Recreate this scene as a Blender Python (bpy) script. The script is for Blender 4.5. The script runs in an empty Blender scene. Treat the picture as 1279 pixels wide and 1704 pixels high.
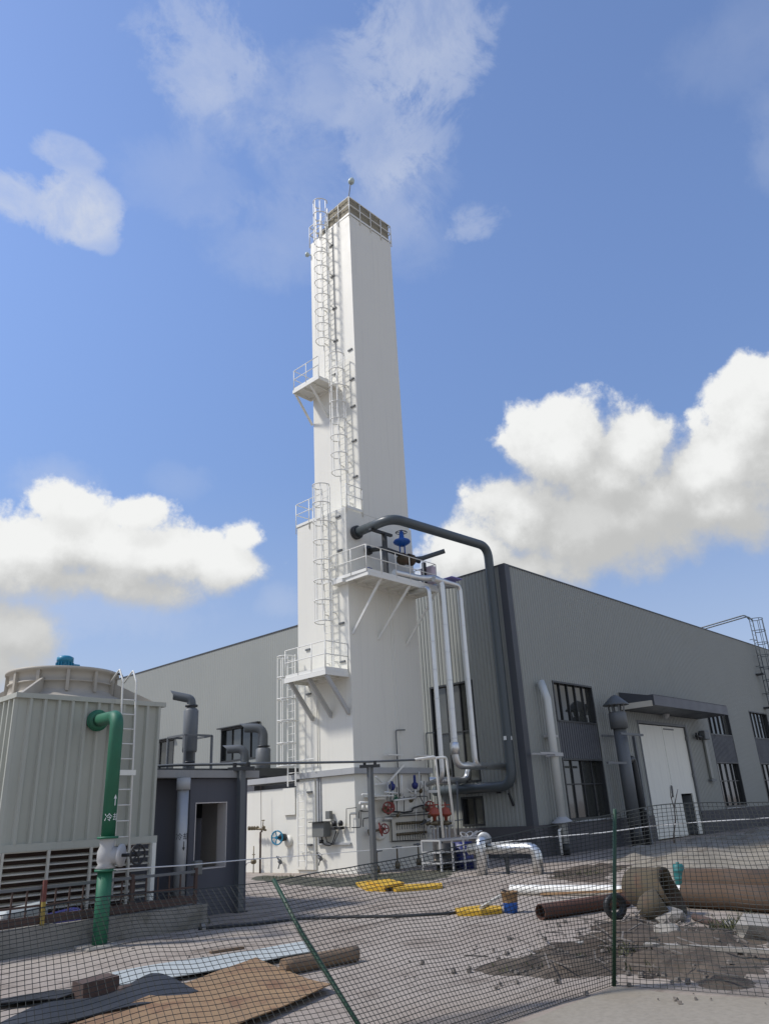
import bpy, math, random
from mathutils import Vector, Matrix, noise
random.seed(7)
R = math.radians
SC = bpy.context.scene
COL = SC.collection

# ------------------------------------------------------------------ camera, sky, sun, exposure
FPX, PITCH, ROLL, HEAD, EYE = 1255.0, R(21.7), R(3.05), R(42.5), 2.0
CAM = Vector((0, 0, EYE))
FW = Vector((math.cos(HEAD) * math.cos(PITCH), math.sin(HEAD) * math.cos(PITCH), math.sin(PITCH)))
R0 = Vector((math.sin(HEAD), -math.cos(HEAD), 0))
U0 = R0.cross(FW)
RT = math.cos(ROLL) * R0 - math.sin(ROLL) * U0
UP = math.sin(ROLL) * R0 + math.cos(ROLL) * U0
cd = bpy.data.cameras.new('camera')
cam = bpy.data.objects.new('camera', cd)
COL.objects.link(cam)
cam.matrix_world = Matrix(((RT.x, UP.x, -FW.x, 0), (RT.y, UP.y, -FW.y, 0), (RT.z, UP.z, -FW.z, EYE), (0, 0, 0, 1)))
cd.sensor_fit = 'VERTICAL'
cd.sensor_height = 24
cd.lens = 24 * FPX / 1704
cd.clip_end = 4000
SC.camera = cam

SUN_DIR = Vector((-0.46, 0.42, 0.76)).normalized()
SUN_EL = math.asin(SUN_DIR.z)
SUN_AZ = math.atan2(SUN_DIR.y, SUN_DIR.x)
sl = bpy.data.lights.new('sun', 'SUN')
sl.energy = 2.0
sl.angle = R(6.0)
sl.color = (1.0, 0.95, 0.88)
sun = bpy.data.objects.new('sun', sl)
COL.objects.link(sun)
sun.location = (-20, 20, 40)
sun.rotation_euler = (-SUN_DIR).to_track_quat('-Z', 'Y').to_euler()

SC.view_settings.view_transform = 'Standard'
SC.view_settings.look = 'None'
SC.view_settings.exposure = 0.65
SC.view_settings.gamma = 1.0
SC.view_settings.use_curve_mapping = False


def ray(px, py):
    return (FW * FPX + RT * (px - 639.5) - UP * (py - 852.0)).normalized()


def onp(px, py, ax, v):
    d = ray(px, py)
    return CAM + d * ((v - CAM[ax]) / d[ax])


def onx(px, py, v): return onp(px, py, 0, v)
def ony(px, py, v): return onp(px, py, 1, v)
def onz(px, py, v=0.0): return onp(px, py, 2, v)


def azel(px, py):
    d = ray(px, py)
    return math.atan2(d.y, d.x), math.asin(d.z)


SKY_STRENGTH = 0.135


class NT:
    """small helper to write shader node graphs as expressions"""
    def __init__(s, tree): s.t = tree
    def n(s, typ, **kw):
        n = s.t.nodes.new(typ)
        for k, v in kw.items(): setattr(n, k, v)
        return n
    def put(s, sock, v):
        if isinstance(v, bpy.types.NodeSocket): s.t.links.new(v, sock)
        else: sock.default_value = v
    def m(s, op, a, b=0.0, c=0.0, clamp=False):
        n = s.n('ShaderNodeMath', operation=op)
        n.use_clamp = clamp
        s.put(n.inputs[0], a); s.put(n.inputs[1], b)
        if len(n.inputs) > 2: s.put(n.inputs[2], c)
        return n.outputs[0]
    def sstep(s, x, lo, hi, a=0.0, b=1.0):
        n = s.n('ShaderNodeMapRange', interpolation_type='SMOOTHSTEP')
        s.put(n.inputs[0], x); s.put(n.inputs[1], lo); s.put(n.inputs[2], hi); s.put(n.inputs[3], a); s.put(n.inputs[4], b)
        return n.outputs[0]
    def mix(s, f, a, b, blend='MIX'):
        n = s.n('ShaderNodeMix', data_type='RGBA', blend_type=blend)
        s.put(n.inputs[0], f); s.put(n.inputs[6], a); s.put(n.inputs[7], b)
        return n.outputs[2]
    def noise(s, vec, scale, detail=4, rough=0.55, dist=0.0):
        n = s.n('ShaderNodeTexNoise')
        s.put(n.inputs['Vector'], vec); n.inputs['Scale'].default_value = scale
        n.inputs['Detail'].default_value = detail; n.inputs['Roughness'].default_value = rough
        n.inputs['Distortion'].default_value = dist
        return n.outputs['Fac']


# clouds: (px, py, radius x, radius y in photo pixels); solid cumulus and thin wisps
CUM = [(935, 752, 112, 82), (1040, 760, 80, 80), (1100, 840, 90, 80), (1010, 800, 90, 80), (875, 860, 100, 95), (985, 880, 200, 92), (800, 925, 95, 62),
       (880, 945, 150, 55), (1160, 800, 70, 70), (1205, 770, 70, 85), (1262, 700, 75, 95), (1285, 640, 45, 45), (1180, 850, 190, 75),
       (1330, 760, 120, 130), (1420, 800, 140, 120),
       (60, 922, 150, 66), (180, 915, 120, 60), (270, 928, 130, 56), (365, 945, 90, 46), (408, 892, 36, 28), (120, 845, 62, 34),
       (220, 862, 60, 30), (-60, 925, 120, 70), (140, 965, 230, 42), (25, 1062, 82, 58), (-60, 1085, 120, 75)]
THIN = [(132, 342, 60, 50, 0.80), (110, 256, 52, 24, 0.50), (10, 325, 66, 42, 0.55), (158, 392, 36, 24, 0.45), (350, 90, 90, 75, 0.42), (440, 170, 110, 70, 0.36), (500, 260, 80, 80, 0.28),
        (690, 70, 95, 75, 0.50), (640, 235, 75, 70, 0.42), (650, 330, 80, 60, 0.34), (330, 300, 90, 50, 0.20), (470, 390, 100, 60, 0.26), (560, 150, 60, 60, 0.2),
        (785, 375, 56, 34, 0.42), (700, 400, 60, 50, 0.2), (1230, 80, 90, 50, 0.15), (1295, 240, 50, 60, 0.30), (470, 1000, 40, 30, 0.35), (300, 800, 50, 26, 0.16), (90, 1010, 200, 40, 0.25), (90, 810, 70, 34, 0.3)]

w = bpy.data.worlds.new('World')
SC.world = w
w.use_nodes = True
wt = w.node_tree
wt.nodes.clear()
g = bpy.data.node_groups.new('CloudField', 'ShaderNodeTree')
g.interface.new_socket('Az', in_out='INPUT', socket_type='NodeSocketFloat')
g.interface.new_socket('El', in_out='INPUT', socket_type='NodeSocketFloat')
g.interface.new_socket('Vec', in_out='INPUT', socket_type='NodeSocketVector')
g.interface.new_socket('Cumulus', in_out='OUTPUT', socket_type='NodeSocketFloat')
G = NT(g)
gi = G.n('NodeGroupInput'); go = G.n('NodeGroupOutput')
gaz, gel, gv = gi.outputs[0], gi.outputs[1], gi.outputs[2]
n1 = G.noise(gv, 9.0, 2, 0.5)
n2 = G.noise(gv, 18.0, 9, 0.64)
n4 = G.noise(gv, 48.0, 6, 0.62)
best = None
PXR = math.pi / 180 * 0.0475
for (px, py, rx, ry) in CUM:
    a, e = azel(px, py)
    sx = rx * PXR / math.cos(e) * 1.0
    sy = ry * PXR * 1.0
    du = G.m('MULTIPLY', G.m('SUBTRACT', gaz, a), 1 / sx)
    dv = G.m('MULTIPLY', G.m('SUBTRACT', gel, e), 1 / sy)
    d2 = G.m('ADD', G.m('MULTIPLY', du, du), G.m('MULTIPLY', dv, dv))
    val = G.m('MULTIPLY', G.m('SUBTRACT', 1.0, G.m('SQRT', d2)), math.sqrt(min(rx, ry) / 80))
    best = val if best is None else G.m('SMOOTH_MAX', best, val, 0.18)
# unseen scattered cumulus round the rest of the horizon, cover raised to brighten fill light
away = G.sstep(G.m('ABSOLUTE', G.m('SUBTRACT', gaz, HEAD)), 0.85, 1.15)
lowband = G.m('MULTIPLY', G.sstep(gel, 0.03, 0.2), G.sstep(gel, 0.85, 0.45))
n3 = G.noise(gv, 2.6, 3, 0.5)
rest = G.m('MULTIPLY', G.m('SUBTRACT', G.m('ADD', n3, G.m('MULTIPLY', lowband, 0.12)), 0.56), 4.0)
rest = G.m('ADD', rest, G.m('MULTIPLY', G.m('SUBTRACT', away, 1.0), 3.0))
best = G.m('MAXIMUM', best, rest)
fld = G.m('ADD', G.m('ADD', best, 0.05), G.m('ADD', G.m('MULTIPLY', G.m('SUBTRACT', n1, 0.5), 0.65), G.m('ADD', G.m('MULTIPLY', G.m('SUBTRACT', n2, 0.5), 0.95), G.m('MULTIPLY', G.m('SUBTRACT', n4, 0.5), 0.30))))
g.links.new(fld, go.inputs[0])

W = NT(wt)
tc = W.n('ShaderNodeTexCoord').outputs['Generated']
sep = W.n('ShaderNodeSeparateXYZ'); wt.links.new(tc, sep.inputs[0])
waz = W.m('ARCTAN2', sep.outputs[1], sep.outputs[0])
wel = W.m('ARCSINE', sep.outputs[2])
cl = []
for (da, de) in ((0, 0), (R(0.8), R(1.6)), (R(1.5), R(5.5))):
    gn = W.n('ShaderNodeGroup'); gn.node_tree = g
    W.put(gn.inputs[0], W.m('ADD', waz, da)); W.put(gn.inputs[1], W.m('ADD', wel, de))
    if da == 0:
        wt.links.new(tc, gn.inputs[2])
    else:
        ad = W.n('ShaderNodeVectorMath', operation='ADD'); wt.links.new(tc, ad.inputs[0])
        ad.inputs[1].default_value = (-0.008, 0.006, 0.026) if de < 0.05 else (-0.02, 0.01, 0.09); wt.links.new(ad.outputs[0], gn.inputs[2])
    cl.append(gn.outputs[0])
fine_l = W.sstep(W.m('SUBTRACT', cl[0], cl[1]), -0.30, 0.55)
broad_l = W.sstep(W.m('SUBTRACT', cl[0], cl[2]), 0.15, 1.35)
lit = W.m('ADD', W.m('MULTIPLY', fine_l, 0.34), W.m('MULTIPLY', broad_l, 0.70), clamp=True)
ccol = W.mix(lit, (0.345, 0.348, 0.345, 1), (0.57, 0.575, 0.57, 1))
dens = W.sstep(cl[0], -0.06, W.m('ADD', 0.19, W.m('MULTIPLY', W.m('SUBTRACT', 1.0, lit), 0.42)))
# thin wisps
nt1 = W.noise(tc, 11.0, 12, 0.68, 0.35)
nt0 = W.noise(tc, 5.0, 6, 0.6, 0.3)
nt2 = W.noise(tc, 3.0, 4, 0.5, 0.3)
thin = None
for (px, py, rx, ry, o) in THIN:
    a, e = azel(px, py)
    q_ = 0.95 if o > 0.44 and px < 250 else 1.2
    sx = rx * PXR / math.cos(e) * q_
    sy = ry * PXR * q_
    du = W.m('MULTIPLY', W.m('SUBTRACT', waz, a), 1 / sx)
    dv = W.m('MULTIPLY', W.m('SUBTRACT', wel, e), 1 / sy)
    d2 = W.m('ADD', W.m('MULTIPLY', du, du), W.m('MULTIPLY', dv, dv))
    val = W.m('MULTIPLY', W.sstep(W.m('ADD', d2, W.m('ADD', W.m('MULTIPLY', W.m('SUBTRACT', nt1, 0.5), 3.6), W.m('MULTIPLY', W.m('SUBTRACT', nt0, 0.5), 3.0))), *((0.95, 0.15) if o > 0.39 else (1.35, -0.25))), o * 1.25)
    thin = val if thin is None else W.m('ADD', thin, W.m('MULTIPLY', val, W.m('SUBTRACT', 1.0, thin)))
awayw = W.sstep(W.m('ABSOLUTE', W.m('SUBTRACT', waz, HEAD)), 0.9, 1.3)
thin = W.m('MAXIMUM', thin, W.m('MULTIPLY', awayw, W.m('MULTIPLY', W.sstep(nt2, 0.5, 0.75), 0.3)))
thin = W.m('MULTIPLY', thin, W.sstep(nt1, 0.30, 0.66, 0.45, 1.0), clamp=True)
sky = W.n('ShaderNodeTexSky')
sky.sky_type = 'NISHITA'; sky.sun_disc = False
sky.sun_elevation = SUN_EL; sky.sun_rotation = math.pi / 2 - SUN_AZ
sky.altitude = 0; sky.air_density = 1.0; sky.dust_density = 0.25; sky.ozone_density = 4.5
skc = sky.outputs[0]
k = 1.0 / SKY_STRENGTH
def sc3(c, f):
    n = W.n('ShaderNodeVectorMath', operation='SCALE'); W.put(n.inputs[0], c); n.inputs['Scale'].default_value = f
    return n.outputs[0]
thincol = (0.385 * k, 0.42 * k, 0.50 * k, 1)
fade = W.sstep(wel, 0.10, 0.75, 0.66, 1.0)
fv = W.n('ShaderNodeVectorMath', operation='SCALE'); wt.links.new(skc, fv.inputs[0]); wt.links.new(fade, fv.inputs['Scale'])
tint = W.mix(1.0, fv.outputs[0], (1.05, 0.965, 0.985, 1), 'MULTIPLY')
tint = W.mix(W.sstep(wel, 0.45, 0.0, 0.0, 0.75), tint, (0.275 * k, 0.32 * k, 0.43 * k, 1))
c1 = W.mix(thin, tint, thincol)
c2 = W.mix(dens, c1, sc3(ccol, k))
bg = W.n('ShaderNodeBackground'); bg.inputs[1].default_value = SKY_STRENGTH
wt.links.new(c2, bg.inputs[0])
wo = W.n('ShaderNodeOutputWorld'); wt.links.new(bg.outputs[0], wo.inputs[0])
w.cycles.sampling_method = 'MANUAL'
w.cycles.sample_map_resolution = 512

# ------------------------------------------------------------------ materials
MATS = {}


def mat(name, col, rough=0.6, metal=0.0, var=0.12, scale=1.2, bump=0.0, bscale=40.0, alt=None, altamt=0.0, altscale=0.8, streak=0.0, spec=0.5):
    m = bpy.data.materials.new(name)
    m.use_nodes = True
    t = m.node_tree
    b = t.nodes['Principled BSDF']
    N = NT(t)
    co = N.n('ShaderNodeTexCoord').outputs['Object']
    a = N.noise(co, scale, 6, 0.6)
    c = N.mix(a, tuple(max(0, x * (1 - var)) for x in col) + (1,), tuple(min(1, x * (1 + var)) for x in col) + (1,))
    if alt:
        f = N.m('MULTIPLY', N.sstep(N.noise(co, altscale, 8, 0.65, 0.4), 0.46, 0.66), altamt)
        c = N.mix(f, c, tuple(alt) + (1,))
    if streak:
        mp = N.n('ShaderNodeMapping'); t.links.new(co, mp.inputs[0]); mp.inputs['Scale'].default_value = (3.5, 3.5, 0.12)
        s = N.sstep(N.noise(mp.outputs[0], 1.6, 6, 0.7), 0.5, 0.78)
        c = N.mix(N.m('MULTIPLY', s, streak), c, tuple(x * 0.6 for x in col) + (1,))
    t.links.new(c, b.inputs['Base Color'])
    b.inputs['Metallic'].default_value = metal
    b.inputs['Specular IOR Level'].default_value = spec
    t.links.new(N.m('MULTIPLY', N.m('ADD', a, 0.5), rough, clamp=True), b.inputs['Roughness'])
    if bump:
        bp = N.n('ShaderNodeBump'); bp.inputs['Strength'].default_value = bump; bp.inputs['Distance'].default_value = 0.02
        t.links.new(N.noise(co, bscale, 5, 0.6), bp.inputs['Height']); t.links.new(bp.outputs[0], b.inputs['Normal'])
    MATS[name] = m
    return m


mat('tower_white', (0.77, 0.755, 0.675), 0.5, var=0.035, scale=0.5, streak=0.20, bump=0.03, bscale=0.9)
mat('steel_white', (0.79, 0.785, 0.73), 0.45, var=0.05)
mat('deck_grey', (0.46, 0.46, 0.44), 0.6)
mat('cap_grey', (0.40, 0.41, 0.41), 0.7, var=0.12, streak=0.3)
mat('cladding', (0.298, 0.311, 0.287), 0.5, var=0.07, scale=0.30, streak=0.16)
mat('dark_blue', (0.066, 0.072, 0.083), 0.5, var=0.12)
mat('spandrel', (0.085, 0.092, 0.105), 0.5, var=0.08)
mat('plinth', (0.085, 0.083, 0.088), 0.8, var=0.2, bump=0.15, alt=(0.12, 0.12, 0.12), altamt=0.4)
mat('room_wall', (0.098, 0.102, 0.118), 0.85, var=0.15, bump=0.12, streak=0.2)
mat('concrete_edge', (0.30, 0.30, 0.29), 0.85, var=0.2, bump=0.2, streak=0.4)
mat('reveal', (0.66, 0.62, 0.58), 0.8, var=0.1)
mat('dark_pipe', (0.075, 0.092, 0.10), 0.38, var=0.12)
mat('grey_metal', (0.14, 0.15, 0.155), 0.5, var=0.18, streak=0.2)
mat('post_grey', (0.11, 0.12, 0.125), 0.5, var=0.15)
mat('black', (0.018, 0.019, 0.02), 0.5)
mat('frame_dark', (0.035, 0.038, 0.04), 0.45)
mat('silver', (0.72, 0.73, 0.72), 0.34, metal=0.9, var=0.10, scale=3, bump=0.25, bscale=9)
mat('silver_dull', (0.42, 0.43, 0.43), 0.5, metal=0.55, var=0.15, scale=3, bump=0.15, bscale=14)
mat('green', (0.022, 0.145, 0.080), 0.55, var=0.3, scale=3.5, streak=0.3)
mat('valve_grey', (0.45, 0.45, 0.44), 0.5)
mat('frp', (0.44, 0.45, 0.39), 0.65, var=0.13, scale=0.8, streak=0.45, bump=0.08, bscale=6)
mat('frp_hood', (0.43, 0.395, 0.33), 0.65, var=0.1, scale=1.0, alt=(0.26, 0.25, 0.22), altamt=0.3)
mat('louvre', (0.54, 0.52, 0.45), 0.6, var=0.12, streak=0.2)
mat('blue', (0.012, 0.10, 0.42), 0.4, var=0.2)
mat('cyan_blue', (0.02, 0.22, 0.36), 0.4, var=0.2)
mat('navy', (0.02, 0.03, 0.16), 0.4)
mat('red', (0.23, 0.042, 0.032), 0.45, var=0.25)
mat('orange_red', (0.34, 0.075, 0.042), 0.45, var=0.2)
mat('brass', (0.16, 0.13, 0.08), 0.45, metal=0.4)
mat('white_door', (0.82, 0.82, 0.74), 0.5, var=0.08, streak=0.35)
mat('brown_screen', (0.29, 0.26, 0.19), 0.9, var=0.35, scale=3, bump=0.5, bscale=20)
mat('tarp', (0.022, 0.024, 0.028), 0.5, var=0.4, bump=0.4, bscale=8)
mat('rust', (0.11, 0.05, 0.032), 0.85, var=0.4, scale=2.5, bump=0.3, alt=(0.07, 0.04, 0.03), altamt=0.7, altscale=2.0)
mat('rust_pale', (0.095, 0.060, 0.037), 0.9, var=0.35, scale=1.6, bump=0.3, alt=(0.05, 0.036, 0.028), altamt=0.7, altscale=1.3)
mat('rust_dark', (0.085, 0.055, 0.045), 0.85, var=0.4, scale=3, bump=0.3)
mat('rust_olive', (0.085, 0.068, 0.04), 0.85, var=0.35, scale=2.5, bump=0.25, alt=(0.11, 0.06, 0.04), altamt=0.8, altscale=2.2)
mat('ply', (0.275, 0.175, 0.09), 0.85, var=0.35, scale=1.8, bump=0.2, alt=(0.17, 0.085, 0.045), altamt=0.8, altscale=1.6)
mat('pale_sheet', (0.42, 0.455, 0.44), 0.55, var=0.08, alt=(0.42, 0.45, 0.44), altamt=0.5)
mat('timber', (0.20, 0.14, 0.09), 0.9, var=0.35, scale=4, bump=0.5)
mat('yellow', (0.62, 0.38, 0.03), 0.6, var=0.2, alt=(0.4, 0.24, 0.05), altamt=0.5, altscale=3)
mat('teal', (0.015, 0.14, 0.14), 0.5, var=0.2)
mat('net_black', (0.012, 0.016, 0.014), 0.6, var=0.1)
mat('post_green', (0.015, 0.055, 0.030), 0.5, var=0.2)
mat('cord_white', (0.7, 0.7, 0.68), 0.8)
mat('print_white', (0.8, 0.82, 0.8), 0.7, var=0.05)
mat('print_black', (0.03, 0.03, 0.03), 0.7, var=0.05)
mat('purple_film', (0.22, 0.19, 0.50), 0.35, var=0.2)
mat('pink_film', (0.62, 0.52, 0.58), 0.4, var=0.2)
mat('faded_red', (0.15, 0.05, 0.04), 0.7, var=0.3, scale=5)
mat('gravel', (0.17, 0.15, 0.13), 0.95, var=0.45, scale=1.5)
mat('canopy_grey', (0.115, 0.12, 0.135), 0.5, var=0.15, streak=0.3)
mat('weed', (0.09, 0.095, 0.045), 0.9, var=0.4, scale=4)
mat('white_metal', (0.60, 0.615, 0.58), 0.4, var=0.08, scale=2, streak=0.2, metal=0.15)
mat('stone', (0.30, 0.28, 0.245), 0.9, var=0.3, bump=0.4, bscale=20)
mat('twig', (0.10, 0.075, 0.055), 0.9)
mat('grey_box', (0.16, 0.165, 0.155), 0.5)
mat('wall_concrete', (0.26, 0.25, 0.225), 0.9, var=0.2, scale=2, bump=0.3, alt=(0.12, 0.11, 0.08), altamt=0.7, altscale=1.4, streak=0.4)
mat('olive_post', (0.30, 0.22, 0.05), 0.7, var=0.4, scale=5)
mat('lamp_teal', (0.50, 0.58, 0.55), 0.4)
mat('cream', (0.62, 0.59, 0.50), 0.6)

# window glass: dark room behind, sharp sky reflection
gm = bpy.data.materials.new('glass'); gm.use_nodes = True
gb = gm.node_tree.nodes['Principled BSDF']
gb.inputs['Base Color'].default_value = (0.035, 0.038, 0.036, 1); gb.inputs['Roughness'].default_value = 0.06; gb.inputs['IOR'].default_value = 1.75
gN = NT(gm.node_tree)
g_rnd = gN.n('ShaderNodeObjectInfo').outputs['Random']
g_dust = gN.noise(gN.n('ShaderNodeTexCoord').outputs['Object'], 1.4, 6, 0.6)
g_col = gN.mix(gN.m('MULTIPLY', gN.sstep(g_rnd, 0.25, 1.0), gN.m('ADD', g_dust, 0.3)), (0.018, 0.020, 0.019, 1), (0.115, 0.12, 0.108, 1))
gm.node_tree.links.new(g_col, gb.inputs['Base Color'])
gbp = gN.n('ShaderNodeBump'); gbp.inputs['Strength'].default_value = 0.05; gbp.inputs['Distance'].default_value = 0.1
gm.node_tree.links.new(gN.noise(gN.n('ShaderNodeTexCoord').outputs['Object'], 0.7, 2), gbp.inputs['Height'])
gm.node_tree.links.new(gbp.outputs[0], gb.inputs['Normal'])
MATS['glass'] = gm

# ground: worn concrete yard
def ground_mat(name, base, light, dark, bumpk=0.25, stain=0.7, crack=True):
    m = bpy.data.materials.new(name); m.use_nodes = True
    t = m.node_tree; b = t.nodes['Principled BSDF']; N = NT(t)
    b.inputs['Specular IOR Level'].default_value = 0.25
    co = N.n('ShaderNodeTexCoord').outputs['Object']
    big = N.noise(co, 0.22, 7, 0.62, 0.6)
    mid = N.noise(co, 1.1, 8, 0.65, 0.3)
    fine = N.noise(co, 14.0, 6, 0.7)
    mp = N.n('ShaderNodeMapping'); t.links.new(co, mp.inputs[0]); mp.inputs['Scale'].default_value = (0.35, 1.3, 1); mp.inputs['Rotation'].default_value = (0, 0, R(40))
    strk = N.noise(mp.outputs[0], 0.9, 8, 0.66, 0.8)
    c = N.mix(N.sstep(big, 0.35, 0.68), base + (1,), light + (1,))
    c = N.mix(N.m('MULTIPLY', N.sstep(mid, 0.50, 0.72), stain * 0.8), c, dark + (1,))
    c = N.mix(N.m('MULTIPLY', N.sstep(strk, 0.53, 0.68), stain), c, tuple(x * 0.85 for x in dark) + (1,))
    c = N.mix(N.m('MULTIPLY', N.sstep(fine, 0.35, 0.75), 0.45), c, tuple(x * 0.62 for x in base) + (1,))
    if crack:
        v = N.n('ShaderNodeTexVoronoi', feature='DISTANCE_TO_EDGE'); v.inputs['Scale'].default_value = 0.28
        wv = N.n('ShaderNodeVectorMath', operation='ADD'); t.links.new(co, wv.inputs[0])
        nz = N.n('ShaderNodeTexNoise'); t.links.new(co, nz.inputs['Vector']); nz.inputs['Scale'].default_value = 1.5
        sc_ = N.n('ShaderNodeVectorMath', operation='SCALE'); t.links.new(nz.outputs['Color'], sc_.inputs[0]); sc_.inputs['Scale'].default_value = 0.8
        t.links.new(sc_.outputs[0], wv.inputs[1]); t.links.new(wv.outputs[0], v.inputs['Vector'])
        c = N.mix(N.sstep(v.outputs['Distance'], 0.012, 0.0), c, (0.04, 0.035, 0.03, 1))
    t.links.new(c, b.inputs['Base Color'])
    b.inputs['Roughness'].default_value = 0.9
    bp = N.n('ShaderNodeBump'); bp.inputs['Strength'].default_value = bumpk; bp.inputs['Distance'].default_value = 0.03
    t.links.new(N.m('ADD', N.m('MULTIPLY', mid, 1.0), N.m('MULTIPLY', fine, 0.5)), bp.inputs['Height'])
    t.links.new(bp.outputs[0], b.inputs['Normal'])
    MATS[name] = m


ground_mat('yard', (0.33, 0.28, 0.234), (0.395, 0.348, 0.298), (0.14, 0.108, 0.084), 0.16, 0.75, False)
ground_mat('slab', (0.30, 0.268, 0.215), (0.33, 0.30, 0.245), (0.25, 0.195, 0.115), 0.08, 0.25, False)
ground_mat('dirt', (0.085, 0.066, 0.050), (0.165, 0.135, 0.105), (0.032, 0.025, 0.020), 1.0, 0.9, False)
ground_mat('pale_dirt', (0.25, 0.225, 0.175), (0.33, 0.30, 0.25), (0.12, 0.085, 0.06), 0.6, 0.6, False)
ground_mat('moss', (0.07, 0.075, 0.055), (0.12, 0.115, 0.085), (0.035, 0.035, 0.028), 0.9, 0.6, False)

# ------------------------------------------------------------------ mesh building
V = Vector
ORG = {}


class MB:
    def __init__(s): s.v, s.f, s.s = [], [], []
    def add(s, vs, fs, smooth=False):
        o = len(s.v)
        s.v += [V(p) for p in vs]
        for f in fs: s.f.append([i + o for i in f]); s.s.append(smooth)
        return s
    def box(s, x0, x1, y0, y1, z0, z1):
        return s.add([(x0, y0, z0), (x1, y0, z0), (x1, y1, z0), (x0, y1, z0), (x0, y0, z1), (x1, y0, z1), (x1, y1, z1), (x0, y1, z1)],
                     [(3, 2, 1, 0), (4, 5, 6, 7), (0, 1, 5, 4), (1, 2, 6, 5), (2, 3, 7, 6), (3, 0, 4, 7)])
    def bbox(s, x0, x1, y0, y1, z0, z1, b=0.01):
        """box with chamfered edges"""
        import bmesh
        bm = bmesh.new()
        bmesh.ops.create_cube(bm, size=1)
        for v in bm.verts: v.co = V(((x0 + x1) / 2 + v.co.x * (x1 - x0), (y0 + y1) / 2 + v.co.y * (y1 - y0), (z0 + z1) / 2 + v.co.z * (z1 - z0)))
        bmesh.ops.bevel(bm, geom=bm.edges[:], offset=b, segments=1, affect='EDGES')
        bm.verts.index_update()
        s.add([v.co.copy() for v in bm.verts], [[v.index for v in f.verts] for f in bm.faces])
        bm.free()
        return s
    def bar(s, p, q, wd, ht=None, up=(0, 0, 1)):
        p, q = V(p), V(q); ht = ht or wd
        d = (q - p).normalized(); u = V(up)
        if abs(d.dot(u)) > 0.98: u = V((1, 0, 0))
        a = d.cross(u).normalized() * wd / 2; b = a.cross(d).normalized() * ht / 2
        vs = [p - a - b, p + a - b, p + a + b, p - a + b, q - a - b, q + a - b, q + a + b, q - a + b]
        return s.add(vs, [(3, 2, 1, 0), (4, 5, 6, 7), (0, 1, 5, 4), (1, 2, 6, 5), (2, 3, 7, 6), (3, 0, 4, 7)])
    def tube(s, pts, r, n=8, caps=True, closed=False, r1=None):
        pts = [V(p) for p in pts]; m = len(pts)
        tans = []
        for i in range(m):
            a = pts[i - 1] if (i > 0 or closed) else pts[i]
            b = pts[(i + 1) % m] if (i < m - 1 or closed) else pts[i]
            t = (b - a)
            tans.append(t.normalized() if t.length > 1e-9 else V((0, 0, 1)))
        u = V((0, 0, 1)) if abs(tans[0].z) < 0.9 else V((1, 0, 0))
        nrm = (u - tans[0] * u.dot(tans[0])).normalized()
        vs, fs = [], []
        for i in range(m):
            nrm = (nrm - tans[i] * nrm.dot(tans[i])).normalized()
            bi = tans[i].cross(nrm)
            k = 1.0
            if 0 < i < m - 1:
                d1 = (pts[i] - pts[i - 1]).normalized(); d2 = (pts[i + 1] - pts[i]).normalized()
                k = min(1.5, 1 / max(0.4, math.sqrt(max(0, (1 + d1.dot(d2)) / 2))))
            rr = (r if r1 is None else r + (r1 - r) * i / (m - 1))
            for j in range(n):
                a = 2 * math.pi * j / n
                vs.append(pts[i] + nrm * (math.cos(a) * rr) + bi * (math.sin(a) * rr))
        segs = m if closed else m - 1
        for i in range(segs):
            for j in range(n):
                a, b = i * n + j, i * n + (j + 1) % n
                c, d = ((i + 1) % m) * n + (j + 1) % n, ((i + 1) % m) * n + j
                fs.append((a, b, c, d))
        s.add(vs, fs, n > 5)
        if caps and not closed:
            o = len(s.v) - len(vs)
            s.f.append([o + j for j in range(n)][::-1]); s.s.append(False)
            s.f.append([o + (m - 1) * n + j for j in range(n)]); s.s.append(False)
        return s
    def lathe(s, c, prof, n=24, axis=(0, 0, 1), a0=0.0):
        """prof: (radius, height along axis)"""
        ax = V(axis).normalized(); u = V((1, 0, 0)) if abs(ax.x) < 0.9 else V((0, 1, 0))
        u = (u - ax * u.dot(ax)).normalized(); b = ax.cross(u)
        vs, fs = [], []
        for (r, h) in prof:
            for j in range(n):
                a = 2 * math.pi * j / n + a0
                vs.append(V(c) + ax * h + u * (r * math.cos(a)) + b * (r * math.sin(a)))
        for i in range(len(prof) - 1):
            for j in range(n):
                fs.append((i * n + j, i * n + (j + 1) % n, (i + 1) * n + (j + 1) % n, (i + 1) * n + j))
        return s.add(vs, fs, n > 8)
    def prism(s, pts, ext):
        n = len(pts); e = V(ext)
        vs = [V(p) for p in pts] + [V(p) + e for p in pts]
        fs = [tuple(range(n))[::-1], tuple(range(n, 2 * n))] + [(i, (i + 1) % n, n + (i + 1) % n, n + i) for i in range(n)]
        return s.add(vs, fs)
    def build(s, name, m, parent=None):
        me = bpy.data.meshes.new(name)
        if parent is not None:
            org = ORG[parent.name]
        else:
            xs = [p.x for p in s.v]; ys = [p.y for p in s.v]; zs = [p.z for p in s.v]
            org = V(((min(xs) + max(xs)) / 2, (min(ys) + max(ys)) / 2, min(zs)))
        me.from_pydata([tuple(p - org) for p in s.v], [], s.f)
        me.polygons.foreach_set('use_smooth', s.s)
        me.materials.append(MATS[m])
        me.update()
        o = bpy.data.objects.new(name, me)
        COL.objects.link(o)
        if parent is not None: o.parent = parent
        else: o.location = org
        ORG[o.name] = org
        return o


def tag(o, label=None, cat=None, group=None, kind=None):
    if label: o['label'] = label
    if cat: o['category'] = cat
    if group: o['group'] = group
    if kind: o['kind'] = kind
    return o


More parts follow.
